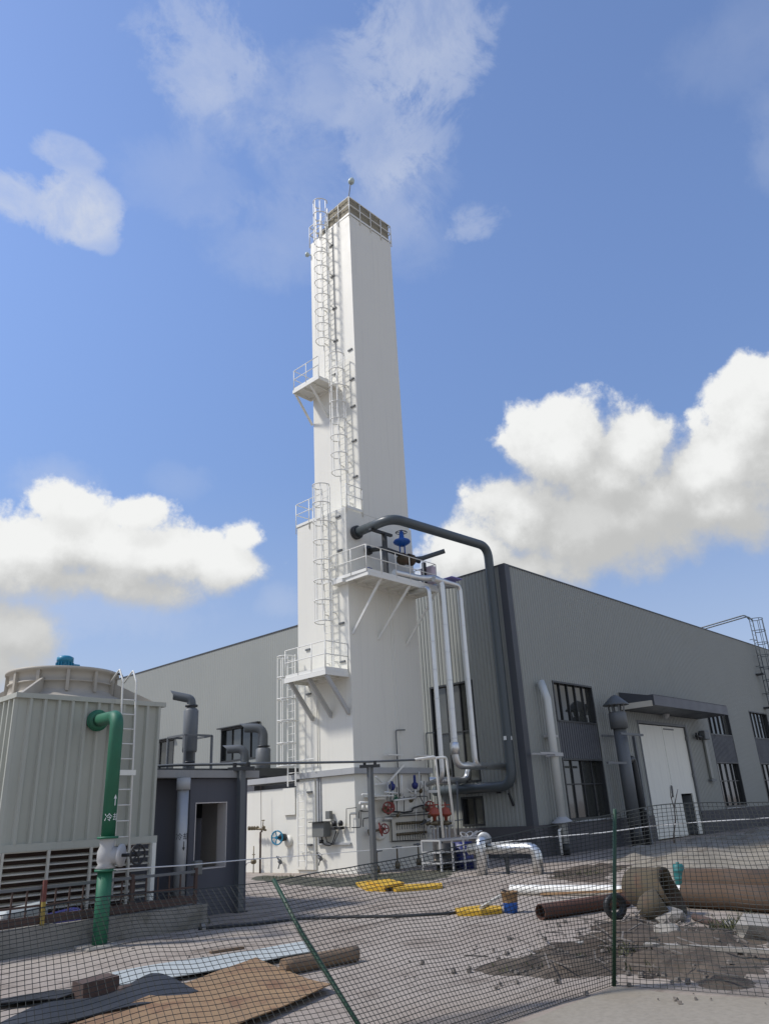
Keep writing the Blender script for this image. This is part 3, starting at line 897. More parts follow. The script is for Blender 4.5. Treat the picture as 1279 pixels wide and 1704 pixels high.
# cable run with clamps beside the ladders
b = MB(); b.bar((TU - 0.02, 22.62, 21.3), (TU - 0.02, 22.62, 30.7), 0.025, 0.02); b.build('cable', 'cap_grey', tw)
for (px, py) in ((551, 409), (553, 460), (556, 513), (558, 567), (558, 622), (582, 582), (585, 631), (587, 676), (589, 733), (591, 793)):
    p = onx(px, py, TU - 0.03); b = MB(); b.box(TU - 0.06, TU - 0.002, p.y - 0.14, p.y + 0.14, p.z - 0.035, p.z + 0.035); b.build('clamp', 'grey_metal', tw)
for (px, py) in ((562, 860), (565, 916), (568, 1037), (570, 1101), (513, 1155), (512, 1081)):
    p = onx(px, py, TL - 0.03); b = MB(); b.box(TL - 0.06, TL - 0.002, p.y - 0.14, p.y + 0.14, p.z - 0.035, p.z + 0.035); b.build('clamp', 'grey_metal', tw)
for (px, py) in ((514, 1318), (514, 1406)):
    p = onx(px, py, TL - 0.1); b = MB(); b.box(TL - 0.16, TL - 0.05, p.y - 0.16, p.y + 0.16, p.z - 0.03, p.z + 0.03); b.build('clamp', 'grey_metal', tw)
b = MB(); b.tube(fillet([(TL - 0.06, 23.28, 3.75), (TL - 0.06, 23.28, 6.4), (TL - 0.06, 23.45, 6.9)], 0.1), 0.02, 6)
b.tube([(TL - 0.2, 24.45, 3.66), (TL - 0.2, 24.45, 4.1), (TL - 0.2, 23.35, 4.1), (TL - 0.2, 23.35, 3.66)], 0.025, 6); b.build('stub_rail', 'steel_white', tw)
# round hatch on the base, right side
b = MB(); c = V((22.05, TY, 1.45)); b.lathe(c, [(0.40, 0.0), (0.40, 0.06), (0.34, 0.10), (0.30, 0.08), (0.0, 0.08)], 24, (0, -1, 0)); b.build('hatch', 'tower_white', tw)
b = MB(); b.bbox(21.6, 22.1, TY - 0.35, TY + 0.019, 2.95 - 0.5, 2.55, 0.02); b.box(21.3, 22.4, TY - 0.5, TY + 0.018, 2.56, 2.6); b.build('bracket_shelf', 'steel_white', tw)

# ------------------------------------------------------------------ pipes round the tower
DY = 19.14
dp = empty('dark_overhead_pipe', (27.85, DY, 0), 'fat dark grey pipe bending from the tower top down the warehouse corner', 'pipe')
path = fillet([(21.35, TY, 13.1), (21.30, DY, 13.12), (27.86, DY, 13.3), (27.86, DY, 2.78), (27.9, 23.4, 2.78)], 0.62, 8)
b = MB(); b.tube(path, 0.205, 18); b.build('pipe', 'dark_pipe', dp)
b = MB(); b.lathe((21.35, TY, 13.1), [(0.0, -0.002), (0.29, -0.002), (0.30, 0.10), (0.21, 0.12)], 20, (0, -1, 0)); b.lathe((21.35, TY - 0.14, 13.1), [(0.21, 0), (0.29, 0), (0.29, 0.06), (0.21, 0.06)], 20, (0, -1, 0)); b.build('flange', 'frame_dark', dp)
b = MB(); b.bar((21.95, 20.2, 10.98), (21.95, 20.2, 12.86), 0.2, 0.12); b.bar((21.1, 20.2, 12.9), (22.4, 20.2, 12.9), 0.14, 0.1); b.build('support_column', 'frame_dark', dp)
for (px, py) in ((841, 1228), (850.5, 1228)):
    p = ony(px, py, DY - 0.21); b = MB(); b.box(p.x - 0.02, p.x + 0.02, p.y - 0.015, p.y + 0.1, p.z - 0.08, p.z + 0.08); tag(b.build('painted_mark', 'print_white', dp))
for (p, q) in (((27.9, 20.0, 2.55), (28.15, 20.0, 2.55)), ((27.9, 19.4, 2.5), (28.15, 19.4, 2.0))):
    b = MB(); b.bar(p, q, 0.08); b.build('wall_bracket', 'frame_dark', dp)

sy = 19.55
SLV = []
for (px, xt, ztop, zb, lab) in ((0, 23.83, 10.75, 3.95, 'thin silver clad riser pipe nearest the white tower'), (1, 24.72, 11.3, 3.6, 'thick silver riser pipe, middle of the three beside the tower'), (2, 25.98, 11.15, 3.75, 'silver riser pipe nearest the warehouse corner')):
    e = empty('silver_riser', (xt, sy, 0), lab, 'pipe', 'silver risers beside the tower')
    r = (0.10, 0.14, 0.12)[px]
    b = MB()
    if px == 0: b.tube(fillet([(xt, 20.6, ztop), (xt, sy, ztop), (xt, sy, 3.1), (xt + 0.5, sy + 1.2, 2.95)], 0.3), r, 14)
    if px == 1: b.tube(fillet([(22.4, sy + 0.6, ztop - 0.05), (xt - 0.6, sy + 0.6, ztop), (xt, sy, ztop), (xt, sy, 3.58), (28.2, sy + 0.15, 3.58)], 0.42, 8), r, 16)
    if px == 2: b.tube(fillet([(24.2, sy, ztop + 0.02), (xt, sy, ztop), (xt, sy, 3.62), (26.6, sy + 0.1, 3.58)], 0.28), r, 14)
    b.build('pipe', 'silver', e)
    b = MB()
    z = zb + 1.0
    while z < ztop - 1.2:
        b.lathe((xt, sy, z), [(r + 0.001, 0), (r + 0.008, 0.005), (r + 0.008, 0.03), (r + 0.001, 0.035)], 16); z += 1.15
    b.build('cladding_band', 'silver', e)
    if px == 1:
        b = MB(); b.lathe((xt, sy, 4.0), [(r, 0), (r + 0.05, 0.0), (r + 0.05, 0.45), (r, 0.47)], 18); b.build('sleeve', 'silver', e)
e = empty('silver_crossover', (26.2, 21.9, 0), 'horizontal silver pipe with elbow below the three risers', 'pipe')
za, zb2 = ony(735, 1299, 21.9), ony(776, 1296, 21.9)
b = MB(); b.tube(fillet([(24.7, 21.9, za.z), (zb2.x, 21.9, za.z), (zb2.x + 0.1, 21.7, za.z + 0.75)], 0.32), 0.15, 14); b.build('pipe', 'silver', e)
b = MB(); b.bar((26.3, 21.9, 0), (26.3, 21.9, za.z - 0.15), 0.09); b.build('stand', 'grey_metal', e)
# platform pipe run with film, valve with blue actuator
e = empty('platform_valve', (23.55, 20.6, 10.97), 'blue diaphragm control valve standing on the upper right platform', 'valve')
cx, cy = 23.5, 20.6
b = MB(); b.tube([(22.0, TY, 12.45), (22.3, cy, 12.42), (24.6, cy, 12.3)], 0.10, 12); b.lathe((22.05, TY - 0.02, 12.45), [(0.0, 0), (0.2, 0), (0.2, 0.12), (0.1, 0.13)], 16, (0, -1, 0)); b.build('pipe', 'frame_dark', e)
b = MB(); b.lathe((cx, cy, 11.95), [(0, 0), (0.16, 0.0), (0.28, 0.12), (0.28, 0.3), (0.16, 0.45), (0.1, 0.5), (0, 0.5)], 14); b.lathe((cx + 0.35, cy, 12.25), [(0, 0), (0.26, 0), (0.26, 0.25), (0, 0.25)], 14, (1, 0, 0)); b.build('body', 'rust_olive', e)
b = MB()
for a in (0, 1.57, 3.14, 4.71): b.tube([(cx + 0.15 * math.cos(a), cy + 0.15 * math.sin(a), 12.4), (cx + 0.15 * math.cos(a), cy + 0.15 * math.sin(a), 12.85)], 0.025, 6)
b.lathe((cx, cy, 12.78), [(0, 0), (0.12, 0.0), (0.36, 0.14), (0.38, 0.18), (0.38, 0.22), (0.34, 0.27), (0.12, 0.36), (0.09, 0.62), (0.05, 0.75), (0, 0.75)], 20); b.build('actuator', 'blue', e)
handwheel(e, V((cx, cy, 13.42)), (0, 0, 1), 0.25, 'frame_dark', 0.02)
b = MB(); b.bar((24.9, 20.6, 10.98), (24.9, 20.6, 12.3), 0.14); b.build('support', 'frame_dark', e)
e2 = MB(); e2.tube([(24.3, 20.6, 12.35), (24.6, 20.4, 12.4), (25.2, 19.6, 12.65)], 0.105, 14, caps=False); e2.tube([(25.2, 19.6, 12.65), (24.6, 20.4, 12.4)], 0.085, 14, caps=False)
tag(e2.build('vent_pipe', 'dark_pipe'), 'dark cut-off vent pipe pointing off the platform beside the blue valve', 'pipe')
b = MB(); b.tube(fillet([(21.5, 20.9, 11.2), (24.9, 20.9, 11.22), (26.2, 19.8, 11.28)], 0.3), 0.12, 12)
tag(b.build('insulated_pipe', 'silver_dull'), 'grey insulated pipe lying along the upper platform floor', 'pipe')
b = MB(); b.bbox(25.3, 26.05, 19.4, 19.9, 11.42, 11.47, 0.015); tag(b.build('film_sheet', 'purple_film'), 'strip of purple protective film on top of the silver pipes', 'film')
b = MB(); b.bbox(24.95, 25.25, 20.2, 20.9, 11.3, 12.1, 0.04); tag(b.build('wrapped_box', 'pink_film'), 'pale pink film-wrapped unit at the end of the upper platform', 'box')
b = MB(); p = ony(612, 950 - 6, 20.3); b.bbox(20.95, 21.2, 20.25, 20.5, 10.975, 11.25, 0.02); tag(b.build('blue_tin', 'navy'), 'small dark blue tin standing on the upper platform corner', 'tin')

# white slim pipes
SW = 18.35
for (pts, lab) in (([ony(690, 1264, SW), ony(724, 1259, SW), ony(737, 1394, SW)], 'slim white pipe bent like a cane, left of a pair'), ([ony(703, 1263, SW + 0.2), ony(742, 1260, SW + 0.2), ony(757.5, 1393, SW + 0.2)], 'slim white pipe bent like a cane, right of a pair')):
    b = MB(); b.tube(fillet(pts, 0.12), 0.045, 10); tag(b.build('white_pipe', 'steel_white'), lab, 'pipe', 'slim white bent pipes')

# ------------------------------------------------------------------ instruments on the right face of the base
FY = TY - 0.0
inst = empty('gauge_panel', (23.6, TY, 1.3), 'long board with two rows of small gauges on tubing', 'gauge panel')
b = MB(); b.box(22.62, 24.85, TY - 0.05, TY + 0.015, 0.98, 1.85); b.build('board', 'cream', inst)
b = MB(); b.tube([(22.62, TY - 0.09, 1.85), (22.62, TY - 0.09, 0.98), (24.9, TY - 0.09, 0.90)], 0.02, 6); b.tube([(22.6, TY - 0.09, 1.9), (24.9, TY - 0.09, 1.95)], 0.014, 6); b.build('rail', 'black', inst)
for row, z in ((0, 1.58), (1, 1.2)):
    for i in range(12):
        x = 22.95 + i * 0.145
        gbm = MB(); gbm.lathe((x, TY - 0.06, z), [(0, 0.10), (0.045, 0.10), (0.055, 0.06), (0.055, 0.0)], 10, (0, -1, 0)); go_ = gbm.build('gauge', 'brass', inst)
        t_ = MB(); t_.tube([(x, TY - 0.07, z - 0.04), (x, TY - 0.07, z - 0.22)], 0.012, 5); t_.build('stem', 'grey_metal', go_)
tb = empty('instrument_tubing', (23.6, TY, 2.2), 'thin dark tubes looping over the right wall of the base', 'tubing')
for k_, pts in enumerate([[(648, 1350), (672, 1352), (686, 1350), (686, 1345), (702, 1340), (714, 1342)], [(658, 1330), (700, 1325), (711, 1325), (711, 1340)],
            [(660, 1310), (660, 1352)], [(672, 1325), (672, 1350)], [(692, 1318), (692, 1384), (694, 1387), (720, 1387)], [(640, 1360), (720, 1354)], [(700, 1290), (698, 1325), (705, 1338), (712, 1340)],
            [(600, 1350), (616, 1350)], [(597, 1362), (597, 1349), (603, 1349)], [(604, 1376), (604, 1362), (620, 1360)], [(585, 1377), (600, 1377), (600, 1352)]]):
    b = MB(); b.tube(fillet([ony(px, py, TY - 0.10) for px, py in pts], 0.08, 3), 0.016 if k_ else 0.03, 6); b.build('tube', 'black' if k_ != 4 else 'steel_white', tb)


def wheel_valve(px, py, yy, axis, r, m, lab, grp=None, stem=0.25):
    c = ony(px, py, yy)
    e = empty('hand_valve', c, lab, 'valve', grp)
    handwheel(e, c, axis, r, m)
    ax = V(axis).normalized()
    b = MB(); b.tube([c, c - ax * stem], r * 0.18, 8); b.lathe(c - ax * (stem + 0.1), [(0, -0.12), (r * 0.5, -0.12), (r * 0.62, 0.0), (r * 0.5, 0.12), (0, 0.14)], 10, ax); b.build('body', 'brass' if m != 'steel_white' else 'valve_grey', e)
    return e


wheel_valve(646, 1344, TY - 0.5, (-0.5, -0.8, 0.2), 0.20, 'red', 'red handwheel valve above the left end of the gauge board', 'red handwheel valves')
wheel_valve(653, 1342, TY - 0.35, (0.3, -0.9, 0.2), 0.16, 'red', 'small red handwheel just right of another above the gauge board', 'red handwheel valves', 0.2)
wheel_valve(633, 1380, TY - 0.5, (0.6, -0.7, 0.2), 0.22, 'red', 'red handwheel valve beside the grey post, left of the gauges', 'red handwheel valves')
wheel_valve(640, 1379, TY - 0.35, (-0.2, -0.9, 0.2), 0.17, 'red', 'small red handwheel touching the lower left gauge board edge', 'red handwheel valves', 0.2)
wheel_valve(715, 1342, TY - 0.3, (-0.4, -0.8, 0.2), 0.20, 'red', 'red handwheel valve beside the two orange regulators', 'red handwheel valves')
wheel_valve(658, 1328, TY - 0.25, (0, -0.8, 0.5), 0.13, 'green', 'small green handwheel above the red ones on the white wall')
wheel_valve(660, 1410, TY - 0.55, (0, 0, 1), 0.17, 'grey_metal', 'grey stem valve low on the wall behind the net, left one', 'grey stem valves', 0.5)
wheel_valve(695, 1405, TY - 0.55, (0, 0, 1), 0.17, 'grey_metal', 'grey stem valve low on the wall behind the net, near the steel rack', 'grey stem valves', 0.5)
wheel_valve(626, 1416, TY - 0.9, (0, 0, 1), 0.20, 'grey_metal', 'grey stem valve at the foot of the second grey post', 'grey stem valves', 0.5)
for (px, lab) in ((652, 'small navy actuator on the white wall, left of a pair'), (690, 'tall navy actuator on the white wall, right of a pair')):
    c = ony(px, 1308 if px == 652 else 1306, TY - 0.25)
    e = empty('actuator', c, lab, 'actuator', 'navy actuators on the wall')
    tall = 0.16 if px == 652 else 0.36
    b = MB(); b.lathe(c, [(0, -0.16), (0.06, -0.16), (0.13, -0.06), (0.13, 0.04), (0.06, 0.1), (0.05, tall), (0, tall + 0.02)], 12); b.build('head', 'navy', e)
    b = MB(); b.tube([c + V((0, 0, -0.15)), c + V((0, 0, -0.42))], 0.04, 8); b.tube([c, c + V((0.3, 0, 0.02)), c + V((0.3, 0, 0.5))], 0.018, 6); b.tube([c + V((0, 0, -0.42)), (c.x, TY, c.z - 0.42)], 0.05, 8); b.build('stem', 'steel_white', e)
for (px, lab) in ((722, 'orange-red domed regulator, left of a pair on pale legs'), (741, 'orange-red domed regulator, right of a pair on pale legs')):
    c = ony(px, 1353, TY - 0.9)
    e = empty('regulator', (c.x, c.y, 0), lab, 'regulator', 'orange-red domed regulators')
    b = MB(); b.lathe(c, [(0, -0.28), (0.06, -0.28), (0.07, -0.14), (0.20, -0.09), (0.25, -0.05), (0.25, 0.0), (0.20, 0.03), (0.19, 0.12), (0.14, 0.19), (0.06, 0.22), (0.03, 0.24), (0.03, 0.40), (0, 0.41)], 18); b.build('dome', 'orange_red', e)
    b = MB(); b.tube([c + R0 * -0.2 + V((0, 0, 0.30)), c + R0 * 0.2 + V((0, 0, 0.30))], 0.022, 6); b.build('handle', 'orange_red', e)
    b = MB(); b.lathe(c + V((0, 0, -0.45)), [(0, 0), (0.13, 0.02), (0.15, 0.1), (0.08, 0.18), (0, 0.18)], 10); b.tube([c + V((-0.3, 0, -0.37)), c + V((0.3, 0, -0.37))], 0.05, 8); b.build('body', 'brass', e)
    for s_ in (-0.1, 0.12):
        b = MB(); b.bar(c + V((s_, 0, -0.45)), (c.x + s_, c.y, 0.92), 0.05); b.build('leg', 'valve_grey', e)
sp_ = empty('small_piping', (23.6, TY, 1.8), 'cluttered small white and grey pipe runs crossing the right wall of the base', 'piping')
rq = random.Random(5)
for (p, q, m, r_) in (((645, 1302), (645, 1345), 'valve_grey', .03), ((650, 1300), (650, 1352), 'grey_metal', .02), ((668, 1290), (668, 1325), 'steel_white', .03), ((640, 1318), (662, 1320), 'steel_white', .03),
                      ((676, 1312), (690, 1322), 'steel_white', .02), ((655, 1332), (690, 1328), 'steel_white', .035), ((680, 1318), (700, 1316), 'grey_metal', .015), ((700, 1300), (708, 1318), 'steel_white', .04),
                      ((705, 1300), (705, 1390), 'grey_metal', .016), ((598, 1336), (614, 1336), 'steel_white', .05), ((602, 1322), (632, 1322), 'steel_white', .03), ((604, 1340), (604, 1348), 'steel_white', .05), ((611, 1340), (611, 1348), 'steel_white', .05),
                      ((640, 1362), (652, 1362), 'steel_white', .04), ((636, 1366), (650, 1366), 'grey_metal', .02), ((712, 1362), (712, 1392), 'valve_grey', .03), ((728, 1365), (728, 1392), 'valve_grey', .03), ((748, 1362), (748, 1392), 'valve_grey', .025), ((716, 1376), (752, 1374), 'valve_grey', .04),
                      ((752, 1366), (770, 1364), 'grey_metal', .02), ((700, 1372), (714, 1366), 'grey_metal', .03), ((760, 1300), (762, 1390), 'grey_metal', .03), ((738, 1290), (742, 1340), 'grey_metal', .012)):
    yy = TY - 0.16 - rq.random() * 0.25 if p[0] < 712 else TY - 0.8
    b = MB(); b.tube([ony(*p, yy), ony(*q, yy)], r_, 8); b.build('tube', m, sp_)
for (px, py) in ((668, 1322), (690, 1326), (700, 1316), (684, 1332), (646, 1352), (662, 1356), (706, 1344), (712, 1370), (728, 1372), (748, 1370), (714, 1358), (706, 1366)):
    c = ony(px, py, TY - (0.28 if px < 708 else 0.85)); b = MB(); b.lathe(c, [(0, -0.1), (0.06, -0.08), (0.075, 0.0), (0.05, 0.07), (0.02, 0.09), (0.02, 0.16), (0, 0.17)], 10, (rq.uniform(-.4, .4), -0.6, rq.uniform(-.2, .8))); b.build('fitting', rq.choice(('brass', 'valve_grey', 'grey_metal')), sp_)
# diagonal struts and small brackets on the wall
br = empty('wall_strut', (22.5, TY, 2.9), 'pair of white angle struts holding the pipe above the base wall', 'strut')
for (p, q) in (((672, 1273), (645, 1303)), ((625, 1292), (637, 1303)), ((625, 1305), (645, 1303))):
    b = MB(); b.bar(ony(*p, TY - 0.45), ony(*q, TY - 0.1), 0.06); b.build('bar', 'steel_white', br)
b = MB(); b.box(24.7, 25.25, TY - 0.3, TY - 0.16, 2.65, 2.75); tag(b.build('bracket', 'steel_white', br))
for (x, z0, z1, lab) in ((23.14, 3.7, 5.05, 'thin grey vent tube with hooked top on the tower face'), (24.98, 3.7, 5.0, 'thin grey vent tube at the tower edge')):
    b = MB(); b.tube(fillet([(x, TY - 0.1, 2.4), (x, TY - 0.1, z1), (x + 0.55, TY - 0.1, z1 + 0.03)], 0.08, 3), 0.025, 6)
    tag(b.build('vent_tube', 'grey_metal'), lab, 'tube')
    b = MB(); b.box(x - 0.75, x + 0.1, TY - 0.35, TY - 0.13, 4.05, 4.1); tag(b.build('pipe_bracket', 'steel_white'), 'white bracket under the ' + ('hooked vent tube' if x < 24 else 'vent tube at the tower edge'), 'bracket')

# ------------------------------------------------------------------ instruments on the left face of the base
e = empty('junction_box', (TL - 0.2, 23.0, 1.6), 'large grey junction box with hanging cables on the white base', 'box')
b = MB(); b.bbox(TL - 0.42, TL - 0.06, 22.62, 23.28, 1.27, 1.78, 0.015); b.build('case', 'grey_box', e)
b = MB(); b.box(TL - 0.55, TL - 0.05, 22.58, 23.33, 1.785, 1.81); b.build('rain_hood', 'frame_dark', e)
b = MB(); b.tube(fillet([(TL - 0.2, 23.0, 1.27), (TL - 0.2, 22.9, 1.0), (TL - 0.15, 22.5, 0.95), (TL - 0.12, 22.25, 1.45)], 0.15), 0.02, 6); b.tube([(TL - 0.2, 22.75, 1.27), (TL - 0.2, 22.7, 1.1), (TL - 0.15, 22.4, 1.0), (TL - 0.12, 22.15, 1.4)], 0.018, 6); b.build('cable', 'black', e)
b = MB(); b.lathe((TL - 0.25, 22.95, 1.05), [(0, 0), (0.09, 0), (0.09, 0.12), (0, 0.12)], 10); b.build('gland', 'black', e)
b = MB(); b.bbox(TL - 0.2, TL - 0.04, 22.52, 22.76, 1.88, 2.16, 0.01); tag(b.build('isolator_box', 'grey_box'), 'small square grey box above the larger junction box', 'box')
e = empty('solenoid_bank', (TL - 0.1, 22.1, 1.6), 'pair of small black solenoid valves on tubing beside the junction box', 'valve')
for y in (22.32, 21.98):
    b = MB(); b.lathe((TL - 0.15, y, 1.62), [(0, 0), (0.08, 0), (0.1, 0.1), (0.06, 0.18), (0, 0.2)], 10); b.bbox(TL - 0.25, TL - 0.05, y - 0.1, y + 0.1, 1.5, 1.6, 0.01); b.build('solenoid', 'black', e)
b = MB(); b.tube([(TL - 0.08, 21.8, 1.55), (TL - 0.08, 21.55, 1.55), (TL - 0.08, 21.55, 2.0), (TL - 0.08, 21.2, 2.0)], 0.015, 5); b.tube([(TL - 0.08, 21.75, 1.62), (TL - 0.08, 21.72, 2.2), (TL - 0.08, 21.2, 2.22)], 0.015, 5); b.build('tube', 'black', e)
c = onx(461, 1394, TL - 0.35)
e = empty('blue_hand_valve', (TL, c.y, c.z), 'blue spoked handwheel valve on the white side housing', 'valve')
handwheel(e, c, (-1, -0.35, 0), 0.25, 'cyan_blue', 0.03)
b = MB(); b.tube([c, (TL, c.y - 0.15, c.z)], 0.06, 10); b.lathe((TL - 0.14, c.y - 0.1, c.z), [(0, -0.12), (0.13, -0.12), (0.15, 0.05), (0, 0.1)], 10, (-1, 0, 0)); b.build('body', 'frame_dark', e)
b = MB(); b.lathe((TL + 0.02, c.y - 0.28, c.z - 0.15), [(0.22, 0), (0.22, 0.05), (0, 0.06)], 18, (-1, 0, 0)); b.build('plate', 'tower_white', e)
e = empty('standpipe', (TL - 0.3, 26.6, 0), 'brown standpipe with side taps in front of the white housing', 'standpipe')
x = TL - 0.3
b = MB(); b.tube([(x, 26.55, 0), (x, 26.55, 1.5), (x + 0.05, 26.5, 1.55)], 0.04, 8); b.tube([(x, 26.5, 1.5), (x, 26.55, 3.3)], 0.012, 5); b.build('pipe', 'rust_dark', e)
b = MB(); b.tube([(x, 27.35, 1.72), (x, 26.2, 1.58)], 0.04, 8)
for y in (27.3, 27.1, 26.95, 26.75, 26.35): b.lathe((x, y, 1.66), [(0, -0.07), (0.06, -0.06), (0.07, 0.05), (0, 0.1)], 8)
b.tube([(x, 26.4, 1.6), (x, 26.38, 1.95)], 0.02, 6); b.tube([(x, 26.46, 1.95), (x, 26.3, 1.95)], 0.02, 6); b.build('tap_row', 'brass', e)
e = empty('drain_tap', (TL - 0.25, 27.1, 0), 'small brass drain tap with bent hose low on the white housing', 'tap')
b = MB(); b.tube([(TL - 0.25, 27.05, 0), (TL - 0.25, 27.05, 1.0)], 0.022, 6); b.lathe((TL - 0.25, 27.05, 0.42), [(0, -0.1), (0.09, -0.08), (0.1, 0.06), (0, 0.14)], 10, (0, 1, 0)); b.tube([(TL - 0.25, 27.13, 0.68), (TL - 0.25, 26.97, 0.68)], 0.018, 6); b.build('body', 'brass', e)
b = MB(); b.tube(fillet([(TL - 0.3, 27.1, 0.4), (TL - 0.35, 27.35, 0.4), (TL - 0.36, 27.5, 0.15)], 0.12), 0.022, 6); b.build('hose', 'valve_grey', e)
for (px, py, lab) in ((466, 1434, 'small grey valve cluster low on the white housing beside the blue wheel'), (533, 1428, 'small grey valve cluster low on the base under the junction box')):
    c = onx(px, py, TL - 0.12); e = empty('drain_valve', c, lab, 'valve', 'small drain valves on the white base')
    b = MB(); b.lathe(c, [(0, -0.1), (0.07, -0.08), (0.08, 0.05), (0.03, 0.1), (0.03, 0.25), (0, 0.26)], 8, (-0.5, 0.2, 0.8)); b.tube([c, (TL + 0.02, c.y + 0.1, c.z)], 0.03, 6); b.tube([c + V((0, -0.1, 0.1)), c + V((0, 0.1, 0.2))], 0.015, 5); b.build('body', 'grey_metal', e)
    b = MB(); b.tube([c, c + V((-0.05, 0.05, -0.25))], 0.025, 6); b.build('spout', 'grey_metal', e)

# ------------------------------------------------------------------ lean-to behind and roof stacks
lt = empty('lean_to', (24.8, 33, 0), 'low dark flat-roofed building between tower and warehouse', 'building')
b = MB(); b.box(21.6, WX - 0.1, 28.4, 40, -0.05, 3.75); b.build('wall', 'room_wall', lt)
b = MB(); b.box(21.4, WX - 0.1, 28.2, 40.2, 3.752, 4.1); b.build('roof', 'frame_dark', lt)


def gooseneck(base, h_pipe, r_body, body0, body1, r_neck, z_top, dirv, lab, stand=False):
    e = empty('exhaust_stack', base, lab, 'exhaust stack', 'gooseneck exhaust stacks on the low roofs')
    B = V(base); d = V(dirv).normalized()
    b = MB(); b.lathe(B, [(r_neck, 0), (r_neck, body0), (r_body * 0.92, body0 + 0.01), (r_body, body0 + 0.06), (r_body, body1 - 0.06), (r_body * 0.8, body1), (r_neck, body1 + 0.01), (r_neck, body1 + 0.03)], 20); b.build('silencer', 'grey_metal', e)
    b = MB(); b.lathe(B + V((0, 0, body1 + 0.05)), [(r_neck, 0), (r_neck * 1.45, 0), (r_neck * 1.45, 0.05), (r_neck, 0.05)], 16); b.lathe(B + V((0, 0, body0 * 0.5)), [(r_neck, 0), (r_neck * 1.35, 0), (r_neck * 1.35, 0.05), (r_neck, 0.05)], 16); b.build('collar', 'frame_dark', e)
    L = r_neck * 4.2
    pts = fillet([B + V((0, 0, body1)), B + V((0, 0, z_top)), B + V((0, 0, z_top)) + d * L], r_neck * 2.0, 7)
    b = MB(); b.tube(pts, r_neck, 16, caps=False); b.tube([pts[-1], pts[-2]], r_neck * 0.9, 16, caps=True)
    # slanted mouth: the last ring is pushed out at the top
    ring0 = (len(pts) - 1) * 16
    for i in range(ring0, ring0 + 16):
        if b.v[i].z > pts[-1].z: b.v[i] += d * ((b.v[i].z - pts[-1].z) * 1.3)
    b.build('elbow', 'post_grey', e)
    if stand:
        b = MB(); s = 0.42
        for sx in (-1, 1):
            for sy_ in (-1, 1): b.bar(B + V((sx * s, sy_ * s, 0)), B + V((sx * s, sy_ * s, body0 + 0.42)), 0.05)
        for sx in (-1, 1):
            b.bar(B + V((sx * s, -s, body0 + 0.42)), B + V((sx * s, s, body0 + 0.42)), 0.05); b.bar(B + V((-s, sx * s, body0 + 0.42)), B + V((s, sx * s, body0 + 0.42)), 0.05)
        b.build('stand', 'grey_metal', e)


gooseneck((11.95, 18.6, 3.22), 0, 0.20, 0.55, 1.72, 0.12, 1.98, R0 * -1 + V((0, 0, 0.25)), 'exhaust stack held in a steel frame on the near dark roof', True)
gooseneck((24.1, 31.0, 4.1), 0, 0.36, -0.0, 1.15, 0.22, 2.1, R0 * -1 + V((0, 0, 0.05)), 'taller gooseneck exhaust with ribbed base on the far roof')
gooseneck((23.15, 31.2, 4.1), 0, 0.22, 0.0, 0.3, 0.20, 1.12, R0 * -1, 'short gooseneck exhaust in front of the dark window')

# ------------------------------------------------------------------ pump room (dark)
RY = 16.48
pr = empty('pump_room', (11.6, RY, 0), 'small dark grey flat-roofed room with an empty window opening', 'building')
b = MB()
ox0, ox1, oz0, oz1 = 10.82, 11.72, 0.98, 2.44
WT = 0.36
b.box(10.66, ox0, RY, RY + WT, -0.05, 2.98); b.box(ox1, 12.32, RY, RY + WT, -0.05, 2.98); b.box(ox0, ox1, RY, RY + WT, -0.05, oz0); b.box(ox0, ox1, RY, RY + WT, oz1, 2.98)
wy0, wy1, wz0, wz1 = onx(345, 1400, 12.25).y, onx(332, 1400, 12.25).y, 0.95, onx(338, 1361, 12.25).z
b.box(12.07, 12.318, RY + WT + 0.002, wy0, -0.05, 2.98); b.box(12.07, 12.318, wy1, 24, -0.05, 2.98); b.box(12.07, 12.318, wy0, wy1, -0.05, wz0); b.box(12.07, 12.318, wy0, wy1, wz1, 2.98)
b.box(10.66, 10.9, RY + WT + 0.002, 16.95, -0.05, 2.98)
b.box(9.3, 10.898, 16.952, 17.2, -0.05, 2.98); b.box(9.3, 9.5, 17.202, 24, -0.05, 2.98); b.box(9.3, 12.318, 24.002, 24.2, -0.05, 2.98)
b.build('wall', 'room_wall', pr)
b = MB()
b.prism([(9.6, RY - 0.12, 3.0), (12.6, RY - 0.12, 2.985), (12.6, 24.4, 2.985), (9.2, 24.4, 3.0), (9.2, 16.75, 3.0)], (0, 0, 0.17)); b.build('roof', 'concrete_edge', pr)
b = MB(); b.box(9.3, 12.45, RY + 0.1, 24.2, 3.175, 3.22); b.build('roof_felt', 'frame_dark', pr)
b = MB()
b.box(ox0 + 0.002, ox0 + 0.02, RY - 0.004, RY + WT, oz0, oz1); b.box(ox1 - 0.02, ox1 - 0.002, RY - 0.004, RY + WT + 0.01, oz0, oz1); b.box(ox0 + 0.021, ox1 - 0.021, RY - 0.004, RY + WT, oz0 + 0.002, oz0 + 0.02)
b.box(ox0 + 0.021, ox1 - 0.021, RY - 0.003, RY + WT, oz1 - 0.02, oz1 - 0.002)
tag(b.build('window', 'reveal', pr), 'empty window opening with pale plaster reveal')
for bx_ in ((12.045, 12.068, RY + WT + 0.01, wy0 - 0.02, 0.02, 2.97), (12.045, 12.068, wy1 + 0.02, 23.98, 0.02, 2.97), (9.52, 12.04, 23.97, 23.998, 0.02, 2.97), (9.502, 9.52, 17.25, 23.96, 0.02, 2.97)):
    b = MB(); b.box(*bx_); b.build('inner_lining', 'reveal', pr)
b = MB(); b.box(9.51, 12.06, 17.25, 23.99, -0.04, 0.01); b.build('floor', 'concrete_edge', pr)
